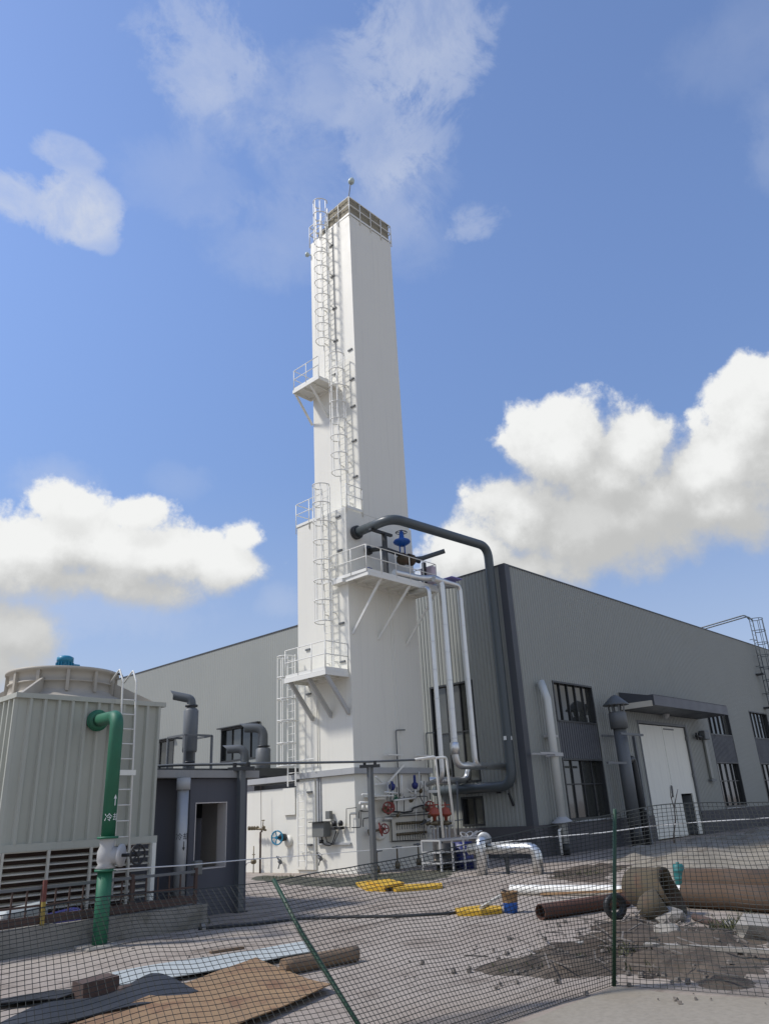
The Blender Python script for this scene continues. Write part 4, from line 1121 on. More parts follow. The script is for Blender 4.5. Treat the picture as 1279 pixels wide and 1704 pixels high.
b = MB(); b.bbox(10.55, 10.75, RY - 0.5, RY - 0.3, 0.9, 1.2, 0.02); tag(b.build('switch_box', 'grey_box', pr))

# dark post and grey downpipe in front of the pump room
def rack_post(x, y, zt, lab):
    e = empty('rack_post', (x, y, 0), lab, 'post', 'grey posts of the pipe rack')
    b = MB(); b.bar((x, y, 0), (x, y, zt - 0.12), 0.15, 0.15); b.build('post', 'post_grey', e)
    b = MB(); d = R0; b.bar(V((x, y, zt - 0.08)) - d * 0.33, V((x, y, zt - 0.08)) + d * 0.33, 0.16, 0.09); b.build('head_plate', 'frame_dark', e)
    for s_ in (-0.17, 0.17):
        b = MB(); b.lathe(V((x, y, zt - 0.03)) + d * s_, [(0.05, 0), (0.05, 0.1), (0, 0.11)], 8); b.build('clamp', 'black', e)
    b = MB(); b.box(x - 0.15, x + 0.15, y - 0.15, y + 0.15, 0, 0.02); b.build('foot_plate', 'frame_dark', e)
rack_post(11.98, 16.28, 3.27, 'dark grey square post against the pump room corner')
rack_post(18.4, 18.1, 3.5, 'grey post standing in front of the white base, carrying the long pipe')
b = MB(); b.tube(fillet([(9.75, 18.6, 3.33), (10.9, 17.7, 3.38), (11.98, 16.28, 3.31), (18.4, 18.1, 3.56), ony(700, 1264, 18.4)], 0.3), 0.035, 8)
tag(b.build('long_pipe', 'post_grey'), 'long thin grey pipe running level across the posts', 'pipe')
e = empty('downpipe', (10.32, 16.25, 0), 'grey painted downpipe marked with an arrow beside the pump room', 'pipe')
b = MB(); b.tube([(10.32, 16.25, 0.2), (10.32, 16.25, 2.72)], 0.135, 18); b.build('pipe', 'silver_dull', e)
b = MB(); b.lathe((10.32, 16.25, 2.72), [(0.137, 0), (0.16, 0.0), (0.16, 0.26), (0.0, 0.26)], 18); b.build('sleeve', 'cap_grey', e)
b = MB(); b.lathe((10.32, 16.25, 0.2), [(0.137, 0), (0.17, 0.0), (0.17, 0.3), (0.137, 0.32)], 16); b.build('wrap', 'rust_dark', e)


def pipe_place(cx, cy, r, ang, z):
    def f(u, v):
        a = ang + u / r
        return (cx + math.cos(a) * (r + 0.004), cy + math.sin(a) * (r + 0.004), z + v)
    return f
FACE = math.atan2(-1, 0.05) # towards the camera side
a_dn = math.atan2(-16.25, -10.32) + 0.25
text_mesh('冷却', 0.16, pipe_place(10.32, 16.25, 0.135, a_dn, 1.66), 'lettering', 'print_black', e)
def arrow(f, up, L, wd):
    b = MB(); s_ = 1 if up else -1
    pts = [(-wd * .28, -s_ * L / 2), (wd * .28, -s_ * L / 2), (wd * .28, s_ * L * .15), (wd, s_ * L * .12), (0, s_ * L / 2), (-wd, s_ * L * .12), (-wd * .28, s_ * L * .15)]
    b.add([f(u, v) for u, v in pts], [(0, 1, 2, 6), (5, 3, 4)]); return b
arrow(pipe_place(10.32, 16.25, 0.135, a_dn + 0.25, 1.52), False, 0.20, 0.035).build('arrow_mark', 'print_black', e)

# ------------------------------------------------------------------ cooling tower
ct = empty('cooling_tower', (8.0, 17.8, 0.5), 'beige ribbed cooling tower with round fan hood and louvred base', 'cooling tower')
X0, X1, Y0, Y1, Z0, Z1 = 6.33, 9.58, 16.2, 19.5, 1.78, 4.55
def ribbed(p, q, z0, z1, n, out, m):
    p, q = V(p), V(q); o = V(out)
    for i in range(n):
        b = MB(); a, c = p + (q - p) * i / n, p + (q - p) * (i + 1) / n
        w_ = (c - a)
        pr_ = [a, a + w_ * 0.62, a + w_ * 0.70 + o * 0.075, a + w_ * 0.88 + o * 0.075, a + w_]
        vs = []
        for t in pr_: vs += [V((t.x, t.y, z0)), V((t.x, t.y, z1))]
        b.add(vs, [(2 * k, 2 * k + 2, 2 * k + 3, 2 * k + 1) for k in range(4)])
        b.build('panel', m, ct)
ribbed((X0, Y0, 0), (X1, Y0, 0), Z0, Z1, 11, (0, -1, 0), 'frp')
ribbed((X0, Y1, 0), (X0, Y0, 0), Z0, Z1, 13, (-1, 0, 0), 'frp')
b = MB(); b.box(X0 + 0.02, X1, Y0 + 0.02, Y1, Z0 + 0.02, Z1 - 0.01); b.build('casing', 'frp', ct)
b = MB()
b.box(X0 - 0.05, X1 + 0.06, Y0 - 0.07, Y0 + 0.02, Z0 - 0.14, Z0); b.box(X0 - 0.07, X0 + 0.02, Y0 + 0.022, Y1, Z0 - 0.14, Z0); b.build('bottom_trim', 'frp', ct)
b = MB()
b.box(X0 - 0.09, X1 + 0.09, Y0 - 0.09, Y1 + 0.05, Z1 + 0.0, Z1 + 0.10); b.build('top_trim', 'frp', ct)
# fan hood: square roof rising to a round ring
hx, hy = (X0 + X1) / 2 - 0.02, (Y0 + Y1) / 2
NS = 64
b = MB()
rings = []
def sq(a, h):
    c_, s_ = math.cos(a), math.sin(a); k_ = h / max(abs(c_), abs(s_)); return c_ * k_, s_ * k_
RH = 1.14
for (t, z) in ((0, 0.10), (0.15, 0.115), (0.45, 0.15), (0.75, 0.21), (0.92, 0.28), (1.0, 0.36)):
    ring = []
    for i in range(NS):
        a = 2 * math.pi * i / NS
        sx_, sy_ = sq(a, 1.0)
        sx_, sy_ = sx_ * 1.68, sy_ * 1.70
        cx_, cy_ = math.cos(a) * (RH + 0.02), math.sin(a) * (RH + 0.02)
        ring.append((hx + sx_ * (1 - t) + cx_ * t, hy + sy_ * (1 - t) + cy_ * t, Z1 + z))
    rings.append(ring)
b.add([p for r_ in rings for p in r_], [(i * NS + j, i * NS + (j + 1) % NS, (i + 1) * NS + (j + 1) % NS, (i + 1) * NS + j) for i in range(len(rings) - 1) for j in range(NS)], True)
b.build('hood', 'frp_hood', ct)
b = MB()
b.lathe((hx, hy, Z1 + 0.35), [(RH + 0.02, 0), (RH, 0.18), (RH + 0.04, 0.185), (RH + 0.04, 0.22), (RH, 0.225), (RH + 0.03, 0.42), (RH + 0.11, 0.44), (RH + 0.11, 0.50), (RH, 0.50), (RH - 0.04, 0.1), (RH - 0.3, -0.2)], NS)
b.build('fan_ring', 'frp_hood', ct)
for i in range(12):
    a = 2 * math.pi * (i + 0.35) / 12
    b = MB(); d = V((math.cos(a), math.sin(a), 0)); c = V((hx, hy, Z1 + 0.31)) + d * (RH + 0.0)
    tv = d.cross(V((0, 0, 1))) * 0.035
    b.prism([c + d * 0.0 - tv, c + d * 0.0 + tv, c + d * 0.0 + tv + V((0, 0, 0.5)), c - tv + V((0, 0, 0.5))], d * 0.085); b.build('rib', 'frp_hood', ct)
for i in range(4):
    a = math.pi / 4 + i * math.pi / 2 + 0.0
    d = V((math.cos(a), math.sin(a), 0)); tv = d.cross(V((0, 0, 1))) * 0.03
    c = V((hx, hy, Z1))
    b = MB(); b.prism([c + d * 2.2 + V((0, 0, .11)) - tv, c + d * (RH + .02) + V((0, 0, .22)) - tv, c + d * (RH + .02) + V((0, 0, .62)) - tv], tv * 2); b.build('corner_fin', 'frp_hood', ct)
b = MB(); b.bar((hx - RH, hy, Z1 + 0.74), (hx + RH, hy, Z1 + 0.74), 0.12); b.bar((hx, hy - RH, Z1 + 0.74), (hx, hy + RH, Z1 + 0.74), 0.12); b.build('motor_beam', 'grey_metal', ct)
b = MB(); mz = Z1 + 0.82
b.lathe((hx, hy, mz), [(0, 0), (0.20, 0), (0.20, 0.04), (0.17, 0.05), (0.17, 0.34), (0.19, 0.35), (0.19, 0.44), (0.12, 0.48), (0, 0.49)], 18)
for i in range(16):
    a = 2 * math.pi * i / 16; d = V((math.cos(a), math.sin(a), 0)); b.bar(V((hx, hy, mz + 0.07)) + d * 0.18, V((hx, hy, mz + 0.32)) + d * 0.18, 0.015, 0.05, d)
b.bbox(hx + 0.16, hx + 0.34, hy - 0.1, hy + 0.1, mz + 0.1, mz + 0.3, 0.02)
b.build('motor', 'cyan_blue', ct)
for i in range(5):
    a = 2 * math.pi * i / 5; d = V((math.cos(a), math.sin(a), 0)); tv = d.cross(V((0, 0, 1)))
    b = MB(); c = V((hx, hy, Z1 + 0.45)); b.add([c + d * .2 - tv * .1, c + d * 1.05 - tv * .2 + V((0, 0, .04)), c + d * 1.05 + tv * .14 - V((0, 0, .04)), c + d * .2 + tv * .1], [(0, 1, 2, 3)]); b.build('fan_blade', 'frp_hood', ct)
b = MB(); b.tube(fillet([(hx + 0.85, hy - 0.75, Z1 + 0.86), (hx + 1.0, hy - 0.95, Z1 + 0.82), (hx + 0.98, hy - 1.0, Z1 + 0.45), (hx + 1.12, hy - 1.1, Z1 + 0.20)], 0.15), 0.025, 6); b.build('cable', 'black', ct)
# louvres
NL = 9
LZ0, LZ1 = 0.58, 1.62
for i in range(NL):
    z = LZ1 - (LZ1 - LZ0) * i / (NL - 1)
    for (p, q, o) in (((X0 + 0.06, Y0), (X1 - 0.1, Y0), (0, -1)), ((X0, Y1), (X0, Y0 + 0.06), (-1, 0))):
        b = MB(); o3 = V((o[0], o[1], 0))
        P_, Q_ = V((p[0], p[1], z)), V((q[0], q[1], z))
        prof = [o3 * 0.05, o3 * 0.05 + V((0, 0, 0.024)), -o3 * 0.13 + V((0, 0, 0.050)), -o3 * 0.13 + V((0, 0, 0.035))]
        b.prism([P_ + t for t in prof], Q_ - P_)
        b.build('louvre_slat', 'louvre', ct)
for x in (X0 + 0.03, X0 + 0.92, X0 + 1.80, X0 + 2.65):
    b = MB(); b.bar((x, Y0 - 0.075, 0.48), (x, Y0 - 0.075, Z0 - 0.142), 0.055, 0.05); b.build('louvre_mullion', 'louvre', ct)
for (x, y) in ((X1 - 0.04, Y0 - 0.06), (X0 - 0.06, Y0 - 0.02)):
    b = MB(); b.bar((x, y, 0.45), (x, y, Z0 - 0.142), 0.17, 0.09); b.build('corner_post', 'white_door', ct)
b = MB(); b.box(X0 + 0.3, X1 - 0.2, Y0 + 0.5, Y1 - 0.2, 0.3, Z0); b.build('fill_pack', 'rust_dark', ct)
b = MB(); b.box(X0 - 0.4, X1 + 0.05, Y0 + 0.2, Y1, 0.0, 0.32); b.build('basin', 'rust_dark', ct)
# ladder on the cooling tower
cl_ = MB()
lx = (8.47, 8.80)
for x in lx:
    cl_.tube(fillet([(x, Y0 + 0.35, Z1 + 0.55), (x, Y0 - 0.02, Z1 + 0.78), (x + 0.0, Y0 - 0.2, Z1 + 0.5), (x + 0.05, Y0 - 0.2, Z1 - 0.9), (x + 0.12, Y0 - 0.22, 0.68)], 0.03, 2), 0.020, 6)
lo = cl_.build('ladder', 'steel_white', ct)
for i in range(13):
    z = 0.85 + i * 0.315; k_ = (Z1 - z) / (Z1 - 0.68) * 0.10
    b = MB(); b.tube([(lx[0] + k_, Y0 - 0.205, z), (lx[1] + k_, Y0 - 0.205, z)], 0.013, 6); b.build('rung', 'steel_white', lo)
b = MB(); p = ony(212, 1286, Y0 - 0.24); b.box(p.x - 0.21, p.x + 0.2, p.y - 0.01, p.y + 0.01, p.z - 0.05, p.z + 0.06); b.build('plate', 'white_door', lo)

# ------------------------------------------------------------------ green pipe
gx_, gy_ = 7.62, 14.5
e = empty('green_pipe', (gx_, gy_, 0), 'thick green cooling water pipe standing in front of the cooling tower', 'pipe')
gr_ = 0.130
b = MB(); b.tube([(gx_, gy_, 0), (gx_, gy_, 1.27)], gr_ * 1.04, 20); b.tube(fillet([(gx_, gy_, 1.84), (gx_, gy_, 4.05), (8.03, Y0 - 0.02, 4.17)], 0.24, 9), gr_, 20); b.build('pipe', 'green', e)
for z in (1.80, 1.24):
    b = MB(); b.lathe((gx_, gy_, z), [(gr_, 0), (gr_ * 1.5, 0), (gr_ * 1.5, 0.04), (gr_, 0.04)], 20); b.build('flange', 'green', e)
for yy, q in ((0.09, 1.75), (0.20, 1.6)):
    b = MB(); b.lathe((8.03 - 0.24 * yy, Y0 - yy, 4.17 - 0.07 * yy), [(gr_, 0), (gr_ * q, 0.0), (gr_ * q, 0.05), (gr_, 0.06)], 20, (-0.24, -1, -0.07)); b.build('flange', 'green', e)
b = MB(); b.lathe((gx_, gy_, 1.28), [(0.15, 0), (0.19, 0.02), (0.14, 0.08), (0.17, 0.14), (0.17, 0.3), (0.13, 0.4), (0.15, 0.5), (0.15, 0.52)], 20); b.lathe((gx_ + 0.05, gy_ - 0.02, 1.5), [(0.16, 0), (0.15, 0.18), (0.2, 0.19), (0.2, 0.25), (0, 0.25)], 16, R0); vb = b.build('valve_body', 'valve_grey', e)
wc = V((gx_, gy_ - 0.02, 1.5)) + R0 * 0.58
handwheel(e, wc, R0 + V((-0.9, -0.9, 0)) * 0.5, 0.17, 'black', 0.02)
b = MB(); b.tube([V((gx_, gy_ - 0.02, 1.5)) + R0 * 0.25, wc], 0.03, 8); b.build('stem', 'black', e)
a_g = math.atan2(-gy_, -gx_) + 0.42
text_mesh('冷却', 0.15, pipe_place(gx_, gy_, gr_, a_g, 2.12), 'lettering', 'print_white', e)
arrow(pipe_place(gx_, gy_, gr_, a_g + 0.25, 2.48), True, 0.20, 0.032).build('arrow_mark', 'print_white', e)
b = MB(); b.bbox(gx_ - 0.36, gx_ + 0.3, gy_ - 0.3, gy_ + 0.3, -0.04, 0.05, 0.03); b.build('footing', 'stone', e)

# ------------------------------------------------------------------ basin wall and rusty railing
b = MB()
n = 24; XA, XB = -2.0, 9.95
rng = random.Random(3)
for i in range(n):
    x0 = XA + (XB - XA) * i / n; x1 = XA + (XB - XA) * (i + 1) / n
    b.box(x0, x1, 14.86 + rng.uniform(-.012, .012), 15.1, -0.05, 0.43 + rng.uniform(-.012, .012))
b.box(XB + 0.002, XB + 0.22, 14.90, 18.2, -0.05, 0.42)
tag(b.build('basin_wall', 'wall_concrete'), 'low stained concrete kerb wall below the rusty railing', 'wall')
rl = empty('rusty_railing', (6.0, 14.95, 0.43), 'rusty steel railing standing on the low concrete wall', 'railing')
for (z, t, h_, m) in ((1.05, 0.05, 0.05, 'grey_metal'), (0.76, 0.04, 0.035, 'rust_dark'), (0.53, 0.05, 0.14, 'rust_dark')):
    b = MB(); b.bar((XA, 14.97, z), (9.92, 14.97, z), t, h_); b.build('rail', m, rl)
x = XA + 0.1
bb = MB(); bb.bar((x, 14.97, 0.601), (x, 14.97, 1.03), 0.025); bo = bb.build('baluster', 'rust_dark', rl)
kx = 0
while x + kx * 0.26 < 9.5:
    kx += 1; dup(bo, (0.26 * kx, 0, 0), rl)
for x in (9.9, 8.45, 4.4, 2.0):
    b = MB(); b.bar((x, 14.965, 0.40), (x, 14.965, 1.12), 0.06); b.build('post', 'rust_dark', rl)
b = MB(); b.bar((6.72, 14.90, 0.12), (6.70, 14.90, 0.82), 0.06); po_ = b.build('post', 'olive_post', rl); tag(po_, 'post with faded yellow paint below and dark red above')
b = MB(); b.bar((6.70, 14.90, 0.821), (6.69, 14.90, 1.17), 0.06); b.build('post_top', 'faded_red', po_)
# scrap behind the railing
for (x0, x1, y, z, m, lab) in ((6.2, 7.0, 15.5, 0.72, 'pale_sheet', 'pale scrap board lying behind the rusty railing'), (7.0, 7.7, 15.6, 0.55, 'purple_film', 'dull purple bundle lying behind the rusty railing'), (5.6, 6.4, 15.45, 0.5, 'faded_red', 'faded red scrap lying behind the rusty railing')):
    b = MB(); b.bbox(x0, x1, y - 0.2, y + 0.2, 0.0, z - 0.03, 0.05)
    for v_ in b.v: v_.z += 0.12 * (v_.x - x0) if v_.z > 0.2 else 0
    tag(b.build('scrap_board' if m == 'pale_sheet' else 'scrap_bundle' if m == 'purple_film' else 'scrap_metal', m), lab, 'scrap')

# ------------------------------------------------------------------ white vent stack, chimney and wall ladder by the right facade
e = empty('white_stack', (29.65, 18.16, 0), 'tall thin silver-white stack pipe with slanted top beside the corner trim', 'stack pipe')
sx_, sy2 = 29.68, 18.1
b = MB(); b.tube([(sx_, sy2, 0.45), (sx_, sy2, 6.3), (sx_ + 0.05, sy2 + 0.25, 7.1)], 0.18, 14); b.build('pipe', 'white_metal', e)
b = MB(); b.tube([(sx_, sy2, 0), (sx_, sy2, 0.5)], 0.16, 12); b.build('stub', 'black', e)
b = MB(); b.lathe((sx_, sy2, 1.25), [(0.18, 0.22), (0.48, 0.0), (0.48, -0.02), (0.18, 0.18)], 16); b.build('rain_skirt', 'cap_grey', e)
b = MB()
for z in (3.95, ): b.box(sx_ - 1.35, sx_ + 0.4, sy2 - 0.22, sy2 - 0.18, z, z + 0.07); b.box(sx_ - 1.35, sx_ + 0.4, sy2 + 0.2, sy2 + 0.24, z, z + 0.07); b.box(sx_ - 0.3, sx_ + 0.35, sy2 - 0.25, sy2 + 0.25, z - 0.08, z - 0.002)
b.box(sx_ + 0.1, sx_ + 0.7, sy2 + 0.1, WY - 0.03, 4.7, 4.8)
b.build('bracket', 'valve_grey', e)
b = MB(); b.tube([(sx_ - 0.35, sy2, 0.05), (sx_ - 0.35, sy2, 0.95), (sx_ - 0.1, sy2, 1.1)], 0.06, 8); b.build('side_tube', 'steel_white', e)
e = empty('chimney', (35.3, 17.75, 0), 'grey flue with a conical rain cap between the window and the door', 'chimney')
ex, ey = 35.25, 17.7
b = MB(); b.tube([(ex, ey, 0.9), (ex, ey, 5.2)], 0.30, 18); b.build('flue', 'grey_metal', e)
b = MB(); b.lathe((ex, ey, 5.2), [(0.30, 0), (0.42, 0.0), (0.42, 0.72), (0.36, 0.78), (0.30, 0.78)], 18)
for i in range(8):
    a = i * math.pi / 4; d = V((math.cos(a), math.sin(a), 0)); b.bar(V((ex, ey, 5.96)) + d * .36, V((ex, ey, 6.33)) + d * .40, 0.10, 0.03, d)
b.build('vent_head', 'grey_metal', e)
b = MB(); b.lathe((ex, ey, 6.30), [(0.62, 0), (0.62, 0.04), (0.2, 0.42), (0.04, 0.5), (0, 0.5)], 18); b.lathe((ex, ey, 6.30), [(0.62, 0), (0, 0.0)], 18); b.build('rain_cap', 'post_grey', e)
b = MB()
b.box(ex - 0.9, ex + 1.4, ey - 0.5, ey - 0.42, 4.85, 4.95); b.box(ex - 0.9, ex + 1.4, ey + 0.46, ey + 0.54, 4.85, 4.95)
b.bar((ex + 1.35, ey, 4.9), (ex + 1.35, ey, 0.0), 0.14); b.box(ex - 2.2, ex - 0.42, ey - 0.3, ey - 0.22, 3.55, 3.65)
b.box(ex + 0.45, ex + 1.35, ey - 0.4, ey - 0.34, 1.5, 1.6); b.build('support_frame', 'grey_metal', e)
b = MB(); b.tube([(ex, ey, 0), (ex, ey, 0.95)], 0.26, 12); b.tube(fillet([(ex + 0.2, ey, 3.6), (ex + 0.85, ey, 3.9), (ex + 0.95, ey, 3.2), (ex + 1.0, ey, 0)], 0.3), 0.16, 12); b.build('side_pipe', 'frame_dark', e)

# roof ladder at the far right
wl = empty('roof_ladder', (60.4, 18.2, 6.0), 'blue-grey caged ladder rising over the roof edge at the far right', 'ladder')
ladder(wl, WY - 0.03, 60.4, 6.2, 14.3, 8.7, 14.2, 'dark_pipe', 0.35, 0.3, 1, 0.55, 5, 0.35)
for x in (60.05, 60.75):
    b = MB(); b.tube(fillet([(x, WY - 0.33, 14.2), (x, WY - 0.1, 14.6), (x, WY + 4.2, 14.2), (x, WY + 4.4, WZ + 0.06)], 0.5, 5), 0.05, 8); b.build('hand_rail', 'dark_pipe', wl)
b = MB()
for z in (10.0, 7.6): b.box(59.6, 60.0, WY - 0.55, WY - 0.03, z, z + 0.12)
b.build('bracket', 'frame_dark', wl)

# ------------------------------------------------------------------ silver pipes on the ground, steel rack
e = empty('silver_ground_pipe', (21.9, 16.6, 0), 'shiny silver pipe rising from the ground with a bent top', 'pipe')
p = onz(803, 1456)
dx = V((0.66, -0.75, 0))
b = MB(); b.tube(fillet([p, p + V((0, 0, 0.98)), p + V((0.75, 0.35, 1.0))], 0.22), 0.165, 16); b.build('pipe', 'silver', e)
b = MB(); b.lathe(p + V((0.6, 0.28, 1.0)), [(0.165, 0), (0.24, 0), (0.24, 0.07), (0.165, 0.07)], 16, (0.75, 0.35, 0)); b.build('flange', 'silver_dull', e)
q = onz(896, 1454)
e = empty('silver_ground_bend', (q.x, q.y, 0), 'silver clad pipe lying low and bending into the ground', 'pipe')
b = MB(); b.tube(fillet([q, q + V((0, 0, 0.74)), V((21.7, 16.9, 0.74))], 0.3), 0.17, 16); b.build('pipe', 'silver', e)
m_ = onz(845, 1455)
b = MB(); b.bar((m_.x, m_.y, 0), (m_.x, m_.y, 0.52), 0.09); b.bar(V((m_.x, m_.y, 0.53)) - dx * 0.2, V((m_.x, m_.y, 0.53)) + dx * 0.2, 0.1, 0.05); b.build('stand', 'frame_dark', e)

e = empty('steel_rack', (24.6, 19.2, 0), 'light steel rack with dark drums inside beside the tower foot', 'rack')
ra = [onz(736, 1456), onz(782, 1448)]
ra = [V((21.9, 18.3, 0)), V((24.0, 17.9, 0))]
rb_ = [V((22.1, 19.3, 0)), V((24.2, 18.9, 0))]
for p in ra + rb_:
    b = MB(); b.bar(p, p + V((0, 0, 1.02)), 0.06); b.build('leg', 'valve_grey', e)
b = MB()
for z in (1.0, 0.62, 0.28):
    for (p, q) in ((ra[0], ra[1]), (rb_[0], rb_[1]), (ra[0], rb_[0]), (ra[1], rb_[1])): b.bar(p + V((0, 0, z)), q + V((0, 0, z)), 0.05)
b.build('frame', 'valve_grey', e)
b = MB()
for t in (0.25, 0.5): b.bar(ra[0].lerp(ra[1], t), ra[0].lerp(ra[1], t) + V((0, 0, 1.0)), 0.05)
b.build('upright', 'valve_grey', e)
for i, (t, m) in enumerate(((0.3, 'black'), (0.68, 'navy'))):
    c = ra[0].lerp(rb_[1], 0.5) + (ra[1] - ra[0]) * (t - 0.5)
    b = MB(); b.lathe((c.x, c.y, 0.0), [(0, 0), (0.36, 0.0), (0.36, 0.3), (0.38, 0.31), (0.36, 0.32), (0.36, 0.62), (0.38, 0.63), (0.36, 0.64), (0.36, 0.88), (0, 0.88)], 20)
    tag(b.build('drum', m), ('black' if i == 0 else 'dark navy blue') + ' drum standing inside the steel rack', 'drum', 'drums in the steel rack')
e = empty('wire_coil', (23.5, 18.2, 1.05), 'loose coil of pale wire lying on top of the steel rack', 'wire')
b = MB()
for i in range(4): b.tube([V((23.1 + i * 0.28, 18.15, 1.12)) + V((0.17 * math.cos(a), 0.1 * math.sin(a), 0.09 * math.sin(a * 1.0 + i))) for a in [k_ * math.pi / 6 for k_ in range(12)]], 0.022, 5, closed=True)
b.build('loop', 'valve_grey', e)
b = MB(); b.tube([(22.9, 18.15, 1.06), (24.2, 18.1, 1.06)], 0.02, 5); b.build('tail', 'valve_grey', e)

# ------------------------------------------------------------------ loose things on the yard
def lying_tube(name, p, q, r, m, lab, cat, inner=None, grp=None, lift=None, n=20):
    p, q = V(p), V(q); z = r if lift is None else lift
    p.z = q.z = z
    b = MB(); b.tube([p, q], r, n, caps=False)
    d = (q - p).normalized(); ri = inner or r * 0.9
    b.tube([q, p], ri, n, caps=False)
    for (c, s_) in ((p, -1), (q, 1)):
        b.lathe(c, [(ri, 0), (r, 0)], n, d * s_)
    o = b.build(name, m); tag(o, lab, cat, grp); return o


lying_tube('rusty_pipe', onz(900, 1531), onz(1045, 1508), 0.135, 'rust', 'dark rusty steel pipe lying on the concrete behind the fence', 'pipe')
lying_tube('large_rusty_pipe', (17.0, 7.55, 0), (17.0, 1.8, 0), 0.30, 'rust_pale', 'wide rusty brown pipe lying beside the teal barrel', 'pipe', grp='large rusty pipes')
lying_tube('large_rusty_pipe', (15.9, 7.15, 0), (15.0, 1.5, 0), 0.22, 'rust_pale', 'slimmer rusty brown pipe lying nearest the fence at the right', 'pipe', grp='large rusty pipes')
lying_tube('rusty_rail_pipe', onz(1150, 1500, 0.3), onz(1205, 1548), 0.06, 'rust_dark', 'thin rusty pipe slanting out from under the brown pipes', 'pipe', n=10)
# rusty elbow with wide mouth
e = empty('rusty_elbow', (14.6, 7.4, 0), 'big rusty pipe bend lying with its open mouth turned right', 'pipe')
el = onz(1062, 1532); ELB = V((el.x + 0.3, el.y + 0.1, 0)) + V((R0.x, R0.y, 0)) * 0.55
dm = V((R0.x, R0.y, 0)).normalized(); dv_ = V((FW.x, FW.y, 0)).normalized()
ax_ = (dm * 0.80 - dv_ * 0.58 + V((0, 0, -0.05))).normalized()
c0_ = ELB + V((0, 0, 0.42)) - ax_ * 0.30
pts = [c0_ - ax_ * 0.10 + dv_ * 0.42, c0_ - ax_ * 0.06 + dv_ * 0.18, c0_, c0_ + ax_ * 0.30, c0_ + ax_ * 0.58]
b = MB(); b.tube(pts, 0.35, 28, caps=False, r1=0.40); b.tube(pts[::-1], 0.38, 28, caps=False, r1=0.33); b.lathe(pts[-1], [(0.38, 0), (0.40, 0)], 28, ax_)
for v_ in b.v:
    k_ = (v_ - c0_).dot(ax_)
    if k_ > 0.4: v_ -= ax_ * (0.42 * (v_.z / 0.85))     # slanting cut
b.build('bend', 'rust_olive', e)
b = MB(); b.lathe(ELB + V((0, 0, 0.22)) - dv_ * 0.50 - dm * 0.46, [(0, -0.26), (0.15, -0.23), (0.24, -0.1), (0.26, 0.05), (0.24, 0.2), (0.2, 0.22)], 20, (0.3, -0.6, 0.35)); tag(b.build('rusty_dome', 'rust_olive'), 'domed rusty end piece leaning in front of the rusty bend', 'cap')
# black ring (old tyre-like hose coil)
c = onz(1026, 1530); b = MB(); b.tube([c + V((0, 0, 0.21)) + dm * (0.17 * math.cos(a)) + V((0, 0, 0.17 * math.sin(a))) + dv_ * 0.05 * math.cos(a) for a in [k_ * math.pi / 10 for k_ in range(20)]], 0.055, 8, closed=True)
b.tube([c + dv_ * 0.09 + V((0, 0, 0.20)) + dm * (0.15 * math.cos(a)) + V((0, 0, 0.15 * math.sin(a))) for a in [k_ * math.pi / 10 for k_ in range(20)]], 0.05, 8, closed=True)
tag(b.build('hose_coil', 'black'), 'small black rubber hose coil standing by the fence post', 'hose')
# white beam, wooden batten
lying_tube('white_pipe_length', onz(850, 1489), onz(1165, 1492), 0.11, 'steel_white', 'long white painted pipe lying across the yard', 'pipe')
b = MB(); b.bar(onz(900, 1490) + V((0, 0, 0.03)), onz(1040, 1510) + V((0, 0, 0.3)), 0.05); tag(b.build('batten', 'ply'), 'thin pale wooden batten leaning over the rusty pipe', 'batten')
b = MB(); a0 = onz(800, 1522); b.bar(a0 + V((0, 0, 0.12)), onz(842, 1498) + V((0, 0, 0.16)), 0.05); tag(b.build('short_batten', 'cream'), 'short pale stick leaning on the paint bucket', 'stick')
# bucket
c = onz(850, 1519)
e = empty('bucket', c, 'paint bucket with orange top and bright blue lower half', 'bucket')
b = MB(); b.lathe(c, [(0, 0), (0.13, 0), (0.15, 0.19)], 20); b.build('lower_wall', 'blue', e)
b = MB(); b.lathe(c, [(0.15, 0.192), (0.165, 0.36), (0.175, 0.365), (0.175, 0.39), (0.155, 0.39), (0.14, 0.2)], 20); b.build('upper_wall', 'ply', e)
b = MB(); b.tube(circle(c + V((0, 0, 0.38)), 0.17, (0.2, -0.2, 1), 12), 0.008, 5, closed=True); b.build('rim', 'black', e)
# yellow boards
def board(name, quad, z, t, m, lab, cat, grp=None, twist=0.0):
    pts = [onz(*q, z) for q in quad]
    b = MB(); b.prism(pts, (0, 0, t))
    for i, v_ in enumerate(b.v): v_.z += twist * (i % 2)
    o = b.build(name, m); tag(o, lab, cat, grp); return o
board('yellow_board', [(592, 1474), (630, 1468), (662, 1476), (640, 1484), (610, 1483)], 0.0, 0.09, 'yellow', 'wide yellow board, lowest of the pile behind the net', 'board', 'yellow boards')
board('yellow_board', [(610, 1470), (648, 1466), (672, 1472), (640, 1478)], 0.10, 0.06, 'yellow', 'short yellow board lying on top of the pile', 'board', 'yellow boards')
board('yellow_board', [(640, 1478), (735, 1474), (736, 1479), (660, 1485)], 0.0, 0.08, 'yellow', 'long narrow yellow board pointing right from the pile', 'board', 'yellow boards')
board('yellow_board', [(757, 1519), (800, 1514), (834, 1515), (835, 1520), (800, 1524), (762, 1525)], 0.0, 0.09, 'yellow', 'yellow board lying alone left of the paint bucket', 'board', 'yellow boards')
